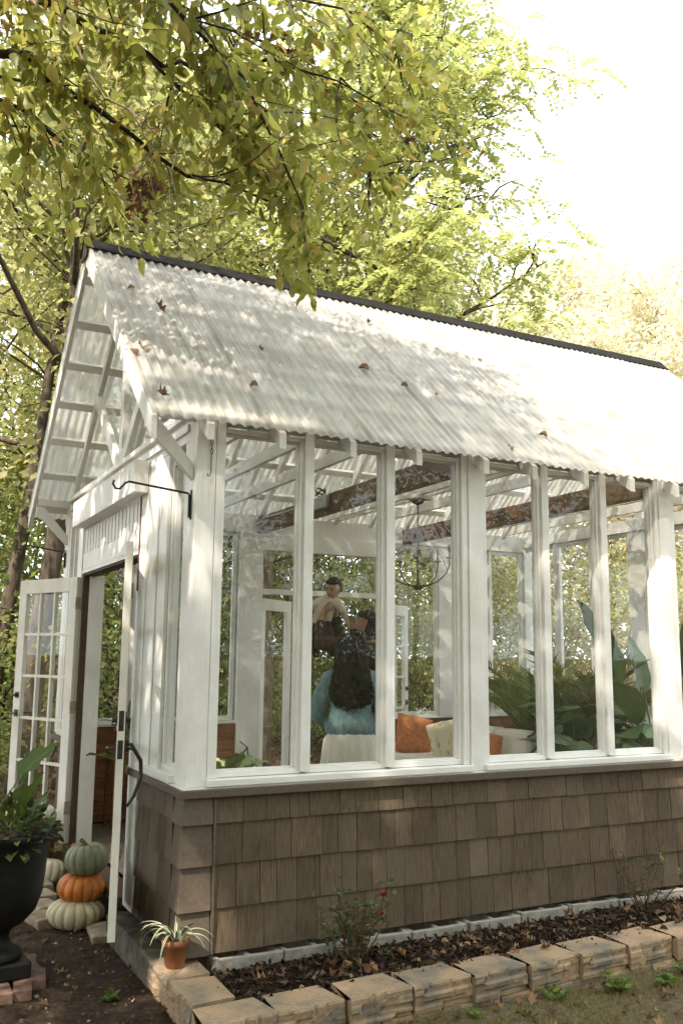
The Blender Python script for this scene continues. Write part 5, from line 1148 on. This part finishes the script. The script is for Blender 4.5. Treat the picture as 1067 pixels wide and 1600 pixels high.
# --- chandelier hanging from the joist
CH = empty('chandelier', (2.67, 1.9, 2.985), .35, 'rusty five armed candle chandelier hanging under the joists', 'chandelier')
M['brass'] = mat_simple('aged_bronze', (.06, .04, .022), (.15, .10, .055), 30, .5, metal=.6)
MB().bx(-.11, .11, -.09, .09, -.035, -.002).build('ceiling_plate', M['white'], CH, bevel=.003)
MB().lathe([(.062, -.036), (.064, -.045), (.045, -.068), (.015, -.08), (.008, -.085)], 20).build('canopy', M['brass'], CH, smooth=True)
mb = MB()
for i in range(9):
    z = -.10-i*.022; mb.tube([(.010*math.cos(t*math.pi/4)*(1 if i % 2 else .2), .010*math.cos(t*math.pi/4)*(.2 if i % 2 else 1), z+.016*math.sin(t*math.pi/4)) for t in range(9)], .003, 5)
mb.build('chain', M['iron'], CH)
MB().lathe([(.010, -.84), (.03, -.835), (.045, -.82), (.045, -.80), (.018, -.79), (.008, -.77), (.007, -.40), (.02, -.38), (.028, -.35), (.010, -.32), (.006, -.29)], 14).build('stem', M['brass'], CH, smooth=True)
for i in range(5):
    a = i*2*math.pi/5; ca, sa = math.cos(a), math.sin(a); pts = [(.02, -.80), (.09, -.805), (.18, -.77), (.26, -.70), (.29, -.62), (.29, -.575)]; MB().tube([(r_*ca, r_*sa, z) for r_, z in pts], [.006, .006, .0055, .005, .005, .005], 7).build('arm', M['brass'], CH, smooth=True)
    MB().lathe([(.006, -.575), (.03, -.57), (.032, -.56), (.012, -.556), (.0105, -.55), (.0105, -.46), (.003, -.455)], 12, (.29*ca, .29*sa, 0)).build('candle_cup', M['conc'], CH)
    MB().tube([(r_*ca, r_*sa, z) for r_, z in ((.27, -.68), (.23, -.58), (.14, -.44), (.06, -.37), (.015, -.34))], .0022, 5).build('wire', M['brass'], CH)
# --- heater lamp and conduit on the tie beam
HL = empty('beam_heater', (1.905, 2.2, 2.80), 0, 'grey heater box with coiled black cable on the brown tie beam', 'heater')
MB().bx(-.10, -.058, -.20, .28, .03, .14).build('housing', M['grey'], HL, bevel=.01)
mb = MB(); cp = [(-.08+.03*math.sin(t*.9), .0+.05*math.cos(t*1.0)-.05, .15+.028*math.sin(t*1.3+1)+.012*t/6) for t in range(26)]; mb.tube(cp, .005, 6); mb.build('cable', M['iron'], HL, smooth=True)
MB().tube([(-.075, .28, .10), (-.075, 1.25, .12), (-.07, 1.42, .11), (-.06, 1.46, .17), (-.06, 1.46, .24)], .012, 8).build('conduit', M['grey'], HL, smooth=True)
sg = empty('letter_ornament', (3.86, GW-.10, .93), 0, 'small white script ornament on the back sill', 'ornament')
MB().tube([(-.09+.012*t+.018*math.sin(t*1.9), .0, .045+.035*math.cos(t*1.25)) for t in range(17)], .007, 6).build('script', M['white2'], sg, smooth=True); MB().bx(-.11, .12, -.02, .02, 0, .012).build('base', M['white2'], sg)
# ================================================================== the family
M['skinM'] = mat_simple('skin_tan', (.30, .165, .10), (.37, .21, .13), 20, .55, bmp=.03)
M['skinB'] = mat_simple('skin_light', (.46, .27, .18), (.54, .33, .23), 20, .5, bmp=.02)
M['hair'] = mat_simple('black_hair', (.007, .0055, .0045), (.022, .016, .012), 60, .6, (1, 1, .3), .4, spec=.22)
M['knit'] = mat_simple('blue_knit', (.12, .20, .215), (.20, .30, .32), 45, .95, (1, 1, .35), .9)
M['shirt'] = mat_simple('brown_shirt', (.040, .024, .017), (.068, .042, .030), 40, .9, bmp=.2)
M['cream'] = mat_simple('cream_cloth', (.56, .50, .40), (.66, .60, .50), 60, .95, bmp=.25)
M['jeans'] = mat_simple('dark_trousers', (.03, .026, .024), (.055, .047, .042), 60, .9)
M['dark'] = mat_simple('eye_dark', (.01, .008, .006), (.02, .015, .012), 10, .3)
M['lip'] = mat_simple('lip', (.28, .09, .07), (.32, .11, .08), 10, .5)
M['skirt'] = mat_simple('ivory_skirt', (.62, .58, .49), (.72, .68, .59), 120, .95, (1, 1, .1), .35)

class Gr:
    def __init__(s): s.v = []; s.e = []; s.r = []
    def n(s, p, r_, par=None):
        s.v.append(tuple(p)); s.r.append(r_ if hasattr(r_, '__len__') else (r_, r_)); i = len(s.v)-1
        if par is not None: s.e.append((par, i))
        return i
    def chain(s, par, lst):
        for p, r_ in lst: par = s.n(p, r_, par)
        return par
def skin_mesh(g, sub=2):
    me = bpy.data.meshes.new('tmp'); me.from_pydata(g.v, g.e, []); o = bpy.data.objects.new('tmp', me); COL.objects.link(o)
    m = o.modifiers.new('skin', 'SKIN'); m.use_smooth_shade = True
    for i, sv in enumerate(me.skin_vertices[0].data): sv.radius = g.r[i]; sv.use_root = (i == 0)
    s_ = o.modifiers.new('sub', 'SUBSURF'); s_.levels = sub; s_.render_levels = sub
    dg = bpy.context.evaluated_depsgraph_get(); ev = o.evaluated_get(dg); em = ev.to_mesh()
    V = [tuple(v.co) for v in em.vertices]; F = [tuple(p_.vertices) for p_ in em.polygons]; ev.to_mesh_clear(); bpy.data.objects.remove(o, do_unlink=True); bpy.data.meshes.remove(me)
    return V, F
def head_fn(s):
    def f(d, off=0.0):
        x, y, z = d; R0 = [.074, .094, .112]
        px, py, pz = x*R0[0], y*R0[1], z*R0[2]
        if z < 0: px *= 1+.30*z; py *= (1+.10*z) if y < 0 else (1+.02*z)
        if y < 0: py *= 1.06
        def g_(cx, cz, w, h): return math.exp(-((x-cx)/w)**2-((z-cz)/h)**2) if y > 0 else 0
        add = .024*g_(0, -.13, .11, .17) + .006*g_(0, .0, .10, .2) - .010*(g_(.36, .06, .17, .13)+g_(-.36, .06, .17, .13)) + .004*g_(0, .24, .6, .10) + .006*g_(0, -.47, .26, .09) + .008*g_(0, -.85, .3, .2)
        py += add
        l_ = math.sqrt(px*px+py*py+pz*pz) or 1; k = (l_+off)/l_
        return Vector((px*k, py*k, pz*k))*s
    return f
def frame(fwd, up):
    f = Vector(fwd).normalized(); u = Vector(up); u = (u-f*u.dot(f)).normalized(); r_ = f.cross(u); return r_, f, u
def head_mb(c, fwd, up, s, cond=None, off=0.0, jit=0.0, nu=40, nv=28, seed=0):
    r_, f, u = frame(fwd, up); fn = head_fn(s); mb = MB(); q = random.Random(seed); ds = []
    for j in range(nv+1):
        th = math.pi*j/nv
        for i in range(nu):
            ph = 2*math.pi*i/nu; d = (math.sin(th)*math.cos(ph), math.sin(th)*math.sin(ph), math.cos(th)); p_ = fn(d, off+q.uniform(-jit, jit)); ds.append(d); mb.v.append(tuple(Vector(c)+r_*p_.x+f*p_.y+u*p_.z))
    for j in range(nv):
        for i in range(nu):
            a, b = j*nu+i, j*nu+(i+1) % nu; fc = (a, b, b+nu, a+nu)
            if cond is None or all(cond(*ds[k]) for k in fc): mb.f.append(fc)
    return mb
def ear(mb, c, fwd, up, s):
    r_, f, u = frame(fwd, up)
    for sg in (-1, 1):
        e = Vector(c)+r_*sg*.074*s-f*.008*s; mb.grid(lambda a, b: e+(r_*sg*.010*math.sin(math.pi*b)*math.cos(2*math.pi*a)+f*.017*math.sin(math.pi*b)*math.sin(2*math.pi*a)+u*.030*math.cos(math.pi*b))*s, 8, 6)
def hand(g, par, w, d, nrm, s=1.0, curl=.6, thumb_side=1):
    d = Vector(d).normalized(); nrm = Vector(nrm); nrm = (nrm-d*nrm.dot(d)).normalized(); sd = d.cross(nrm); w = Vector(w)
    pm = g.n(w+d*.045*s, (.030*s, .016*s), par)
    for k, (o_, ln) in enumerate(((-.030, .062), (-.010, .072), (.010, .068), (.028, .054))):
        b = g.n(w+d*.085*s+sd*o_*s, .0092*s, pm); c1 = d*math.cos(curl*.5)+nrm*math.sin(curl*.5); c2 = d*math.cos(curl*1.3)+nrm*math.sin(curl*1.3)
        p1 = Vector(g.v[b])+c1*ln*.5*s; i1 = g.n(p1, .0085*s, b); g.n(p1+c2*ln*.5*s, .0072*s, i1)
    t = g.n(w+d*.03*s+sd*.034*s*-thumb_side+nrm*.008*s, .0105*s, pm); p1 = Vector(g.v[t])+(d*.7-sd*thumb_side*.6+nrm*.4).normalized()*.032*s; i1 = g.n(p1, .0095*s, t); g.n(p1+(d*.8+nrm*.6).normalized()*.028*s, .008*s, i1)
def body(name, g, hd, mat, parent, voxel=.008):
    V, F = skin_mesh(g, 2); mb = MB(); mb.add(V, F); mb.add(hd.v, hd.f); o = mb.build(name, mat, parent, smooth=True)
    m = o.modifiers.new('fuse', 'REMESH'); m.mode = 'VOXEL'; m.voxel_size = voxel; m.use_smooth_shade = True
    s_ = o.modifiers.new('soft', 'SMOOTH'); s_.factor = .5; s_.iterations = 3; return o
def capsules(g):
    mb = MB(); n = 20
    for a, b in g.e:
        p0, p1 = Vector(g.v[a]), Vector(g.v[b]); r0, r1 = g.r[a], g.r[b]; d = (p1-p0); d = d.normalized() if d.length > 1e-6 else Vector((0, 0, 1))
        if abs(d.z) > .7: X = (Vector((1, 0, 0))-d*d.x).normalized()
        else: X = (Vector((0, 0, 1))-d*d.z).normalized()
        Y = d.cross(X); rings = []
        for t in (-88, -60, -35, -12): rings.append((p0, r0, math.sin(R(t)), math.cos(R(t))))
        rings.append((p0, r0, 0, 1)); rings.append((p1, r1, 0, 1))
        for t in (12, 35, 60, 88): rings.append((p1, r1, math.sin(R(t)), math.cos(R(t))))
        base = len(mb.v)
        for c, r_, sn, cs in rings:
            k = min(r_)
            for i in range(n): t = 2*math.pi*i/n; mb.v.append(tuple(c+d*sn*k+(X*math.cos(t)*r_[0]+Y*math.sin(t)*r_[1])*cs))
        for j in range(len(rings)-1):
            for i in range(n): q0 = base+j*n+i; q1 = base+j*n+(i+1) % n; mb.f.append((q0, q1, q1+n, q0+n))
        mb.f.append(tuple(base+i for i in range(n-1, -1, -1))); e = base+(len(rings)-1)*n; mb.f.append(tuple(e+i for i in range(n)))
    return mb
def garment(name, g, mat, parent, voxel=.012, wrinkle=.0):
    o = capsules(g).build(name, mat, parent, smooth=True)
    m = o.modifiers.new('fuse', 'REMESH'); m.mode = 'VOXEL'; m.voxel_size = voxel; m.use_smooth_shade = True
    sm = o.modifiers.new('soft', 'SMOOTH'); sm.factor = .5; sm.iterations = 4
    if wrinkle:
        tx = bpy.data.textures.new(name, 'CLOUDS'); tx.noise_scale = .09; dm = o.modifiers.new('folds', 'DISPLACE'); dm.texture = tx; dm.strength = wrinkle; dm.mid_level = .5
    return o
FR = -YAW; W0 = Vector((1.655, 1.30, FZ))
def loc(a, b, z=0): return W0+Vector((math.cos(FR)*a-math.sin(FR)*b, math.sin(FR)*a+math.cos(FR)*b, z))
def person(a, b, label): return empty('person', loc(a, b), FR, label, 'person', 'family inside the greenhouse')

# ---- the woman, seen from behind
H = FZ    # heights below are above the floor
wm_ = person(.03, 0, 'woman with long dark wavy hair in a blue sweater and ivory skirt, seen from behind')
g = Gr(); pel = g.n((0, 0, .95), (.15, .10)); ch = g.chain(pel, [((0, .0, 1.08), (.125, .09)), ((0, .01, 1.24), (.14, .095)), ((0, .0, 1.36), (.10, .07))]); nk = g.chain(ch, [((0, .01, 1.44), .048), ((0, .02, 1.50), .05)])
for s_ in (-1, 1):
    sh = g.chain(ch, [((s_*.165, 0, 1.34), .055), ((s_*.225, .03, 1.08), .042), ((s_*.10, .22, 1.02), .030)]); hand(g, sh, (s_*.085, .235, 1.02), (-s_, .25, 0), (0, -1, 0), .9)
    g.chain(pel, [((s_*.09, 0, .82), .085), ((s_*.09, .01, .48), .06), ((s_*.09, .0, .10), .038), ((s_*.09, .10, .035), .032)])
hd = head_mb((0, .03, 1.555), (-.25, 1, .1), (0, 0, 1), 1.0); ear(hd, (0, .03, 1.555), (-.25, 1, .1), (0, 0, 1), 1.0)
body('body', g, hd, M['skinM'], wm_)
g = Gr(); pel = g.n((0, 0, .975), (.185, .135)); ch = g.chain(pel, [((0, 0, 1.0), (.20, .145)), ((0, 0, 1.10), (.158, .125)), ((0, .0, 1.24), (.160, .12)), ((0, .0, 1.35), (.13, .088)), ((0, .01, 1.41), (.075, .065))]); ch -= 1
for s_ in (-1, 1): g.chain(ch, [((s_*.155, 0, 1.345), .072), ((s_*.225, -.01, 1.22), .064), ((s_*.262, .02, 1.08), .060), ((s_*.18, .15, 1.03), .056), ((s_*.11, .21, 1.02), .05)])
garment('sweater', g, M['knit'], wm_, .012, .022)
mb = MB(); n = 96; rows = [(1.03, .120), (.96, .150), (.90, .185), (.75, .20), (.55, .225), (.35, .255), (.18, .285)]
for j, (z, r_) in enumerate(rows):
    for k in range(n):
        t = 2*math.pi*k/n; fo = 1+(.004+.055*(j/6))*math.sin(t*15+.6*math.sin(t*3)+j*.12)+.02*(j/6)*math.sin(t*6+1); mb.v.append((r_*fo*math.cos(t)*1.08, r_*fo*math.sin(t)*.82, z))
for j in range(len(rows)-1):
    for k in range(n): a = j*n+k; b = j*n+(k+1) % n; mb.f.append((a, a+n, b+n, b))
mb.build('skirt', M['skirt'], wm_, smooth=True, solid=.004)
# hair: a full wavy volume plus locks over it
q = random.Random(12); prof = [(1.675, .03, .03), (1.665, .06, .06), (1.64, .088, .095), (1.60, .104, .115), (1.55, .112, .118), (1.49, .112, .112), (1.42, .118, .105), (1.35, .128, .10), (1.28, .138, .10), (1.22, .136, .095), (1.17, .115, .085), (1.135, .08, .065), (1.12, .04, .04)]
def hc(z): t = (1.675-z)/.55; return (-.005+.01*t, .005-.075*min(1, t*1.4)+ .0)
def hs(z):
    for (z0, a0, b0), (z1, a1, b1) in zip(prof[:-1], prof[1:]):
        if z1 <= z <= z0: u = (z0-z)/(z0-z1); return a0+(a1-a0)*u, b0+(b1-b0)*u
    return prof[-1][1:]
mb = MB(); nn = 72; zz = [1.675-.555*(j/40)**1.0 for j in range(41)]
for j, z in enumerate(zz):
    a, b = hs(z); cx, cy_ = hc(z)
    for k in range(nn):
        t = 2*math.pi*k/nn; w = 1+(.075*min(1, j/8))*math.sin(t*9+3*math.sin(z*23)+z*9)+.045*min(1, j/6)*math.sin(t*17+z*60)*math.sin(z*75+t*3); mb.v.append((cx+a*w*math.cos(t), cy_+b*w*math.sin(t), z))
for j in range(40):
    for k in range(nn): i0 = j*nn+k; i1 = j*nn+(k+1) % nn; mb.f.append((i0, i0+nn, i1+nn, i1))
mb.f.append(tuple(range(nn))); mb.f.append(tuple(40*nn+k for k in range(nn-1, -1, -1))); mb.build('hair', M['hair'], wm_, smooth=True)
mb = MB()
for i in range(420):
    t0 = q.uniform(0, 2*math.pi); z0 = q.uniform(1.35, 1.67); z1 = q.uniform(1.08, 1.30); ph = q.uniform(0, 6.28); fr = q.uniform(45, 80); am = q.uniform(.014, .032); off = q.uniform(1.0, 1.09); pts = []
    for s_ in range(25):
        z = z0+(z1-z0)*s_/24; a, b = hs(max(z, 1.125)); cx, cy_ = hc(z); u = s_/24; t = t0+.25*math.sin(z*fr*.4+ph)*u; pts.append((cx+a*off*math.cos(t)+am*u*math.sin(z*fr+ph), cy_+b*off*math.sin(t)+am*u*math.cos(z*fr+ph), z))
    mb.tube(pts, [.0055*(1-.75*(k/24)**2) for k in range(25)], 4, cap=False)
o = mb.build('hair_locks', M['hair'], wm_, smooth=True); o['kind'] = 'stuff'

# ---- the man, in profile, lifting the child
MA, MBd = .20, .34
mn = person(MA, MBd, 'bearded man in a dark brown shirt lifting the child overhead')
hc_ = Vector((-.065, 0, 1.745)); hf = (-1, -.12, .42); hu = (.42, 0, 1)
g = Gr(); pel = g.n((.02, 0, .96), (.14, .12)); ch = g.chain(pel, [((.02, 0, 1.12), (.13, .11)), ((.0, 0, 1.32), (.14, .11)), ((-.005, 0, 1.50), (.11, .09))]); nk = g.chain(ch, [((-.015, 0, 1.60), .06), ((-.04, 0, 1.68), .06)])
armN = [((-.01, -.17, 1.54), .062), ((-.20, -.19, 1.60), .05), ((-.405, -.12, 1.62), .045), ((-.41, -.07, 1.80), .035)]
armF = [((-.01, .17, 1.54), .062), ((-.16, .17, 1.60), .05), ((-.26, .12, 1.66), .045), ((-.30, .07, 1.84), .033)]
e1 = g.chain(ch, armN); hand(g, e1, (-.405, -.06, 1.83), (.25, .35, .9), (.9, .35, -.3), 1.05, .7, 1)
e2 = g.chain(ch, armF); hand(g, e2, (-.305, .065, 1.87), (-.1, -.2, .95), (-.6, -.6, -.2), 1.05, .7, -1)
for s_ in (-1, 1): g.chain(pel, [((.02, s_*.1, .85), .095), ((.0, s_*.1, .48), .065), ((.02, s_*.1, .09), .042), ((-.10, s_*.1, .04), .036)])
hd = head_mb(hc_, hf, hu, 1.06); ear(hd, hc_, hf, hu, 1.06)
body('body', g, hd, M['skinM'], mn)
g = Gr(); pel = g.n((.02, 0, .92), (.165, .14)); ch = g.chain(pel, [((.02, 0, 1.12), (.155, .135)), ((.0, 0, 1.32), (.165, .14)), ((-.005, 0, 1.50), (.14, .12)), ((-.015, 0, 1.585), (.075, .075))]); ch -= 1
for arm in (armN, armF): g.chain(ch, [(p_, r_*1.32) for p_, r_ in arm[:3]]+[(Vector(arm[2][0]).lerp(Vector(arm[3][0]), .8), .046)])
garment('shirt', g, M['shirt'], mn, .012, .016)
g = Gr(); pel = g.n((.02, 0, .96), (.155, .14))
for s_ in (-1, 1): g.chain(pel, [((.02, s_*.1, .84), .11), ((.0, s_*.1, .48), .085), ((.02, s_*.1, .10), .07)])
garment('trousers', g, M['jeans'], mn, .014)
for s_ in (-1, 1): MB().grid(lambda u, v: (.06-.24*u, s_*.1+.045*math.cos(math.pi*v)*(1-.35*u*u), .005+.075*math.sin(math.pi*v)*(1-.5*u)), 8, 8).build('shoe', M['dark'], mn, smooth=True, solid=.006)
o = head_mb(hc_, hf, hu, 1.06, lambda x, y, z: (z > .50 and y > -2) or (y < .12 and z > -.35) or (y < -.35 and z > -.62), .018, .007, 44, 30, 3).build('hair', M['hair'], mn, smooth=False, solid=.012)
head_mb(hc_, hf, hu, 1.06, lambda x, y, z: z < -.28 and y > -.12 and not (abs(x) < .30 and -.56 < z < -.36 and y > .5) and not (abs(x) < .55 and z > -.36 and y > .4), .010, .004, 44, 30, 4).build('beard', M['hair'], mn, smooth=False, solid=.008)
def face(parent, c, fwd, up, s, lipm):
    r_, f, u = frame(fwd, up); fn = head_fn(s)
    def pt(x, z, off): y = math.sqrt(max(0, 1-x*x-z*z)); p_ = fn((x, y, z), off); return Vector(c)+r_*p_.x+f*p_.y+u*p_.z
    for sg in (-1, 1):
        MB().grid(lambda a, b: pt(sg*.36+.13*math.cos(2*math.pi*a)*b, .05+.055*math.sin(2*math.pi*a)*b, .004), 12, 3).build('eye', M['dark'], parent, smooth=True)
        MB().tube([pt(sg*x, z, .004) for x, z in ((.18, .20), (.36, .25), (.54, .20))], [.004*s, .005*s, .003*s], 5).build('eyebrow', M['hair'], parent, smooth=True)
    MB().tube([pt(x, z, .003) for x, z in ((-.24, -.44), (-.1, -.46), (.1, -.46), (.24, -.44))], [.003*s, .006*s, .006*s, .003*s], 6).build('mouth', lipm, parent, smooth=True)
face(mn, hc_, hf, hu, 1.06, M['lip'])

# ---- the child held up in his hands
BA, BBd = -.14, .36
bc = empty('person', loc(BA, BBd, 1.70), FR, 'small child in a cream top held up in the air, looking down', 'person', 'family inside the greenhouse')
c0 = Vector((.025, -.02, .355)); bf = (-.45, -.80, -.28); bu = (.05, -.25, 1)
g = Gr(); pel = g.n((-.07, .02, .09), (.065, .058)); ch = g.chain(pel, [((-.05, .01, .17), (.07, .06)), ((-.02, .0, .245), (.062, .05))]); g.chain(ch, [((.01, -.01, .285), .035), ((.02, -.015, .31), .036)])
aR = [((.055, -.02, .245), .031), ((.11, -.02, .17), .026), ((.15, -.01, .07), .021)]; aL = [((-.09, .0, .24), .031), ((-.16, -.02, .20), .026), ((-.22, -.03, .17), .021)]
e1 = g.chain(ch, aR); hand(g, e1, (.152, -.01, .06), (.15, .1, -1), (.8, .3, 0), .55, .6, 1); e2 = g.chain(ch, aL); hand(g, e2, (-.23, -.03, .165), (-1, -.1, -.2), (0, 0, -1), .55, .6, -1)
lR = [((-.04, .0, .06), .048), ((.0, -.03, -.05), .040), ((.02, .0, -.15), .03)]; lL = [((-.11, .03, .05), .048), ((-.13, .0, -.06), .040), ((-.12, .03, -.16), .03)]
for l_ in (lR, lL): g.chain(pel, l_+[((l_[2][0][0]-.04, l_[2][0][1]-.01, l_[2][0][2]-.03), .022)])
hd = head_mb(c0, bf, bu, .80); ear(hd, c0, bf, bu, .80); body('body', g, hd, M['skinB'], bc, .0065)
g = Gr(); pel = g.n((-.07, .02, .085), (.076, .068)); ch = g.chain(pel, [((-.05, .01, .17), (.08, .07)), ((-.02, .0, .245), (.072, .06)), ((.008, -.01, .28), .042)]); ch -= 1
for a_ in (aR, aL): g.chain(ch, [(a_[0][0], .042), (Vector(a_[0][0]).lerp(Vector(a_[1][0]), .8), .036)])
garment('shirt', g, M['cream'], bc, .008, .008)
g = Gr(); pel = g.n((-.075, .02, .075), (.074, .066))
for l_ in (lR, lL): g.chain(pel, [(p_, r_*1.22) for p_, r_ in l_])
garment('trousers', g, M['shirt'], bc, .008)
head_mb(c0, bf, bu, .80, lambda x, y, z: z > .50 or (y < .10 and z > -.25), .007, .002, 40, 28, 6).build('hair', M['hair'], bc, smooth=True, solid=.008)
face(bc, c0, bf, bu, .80, M['lip'])
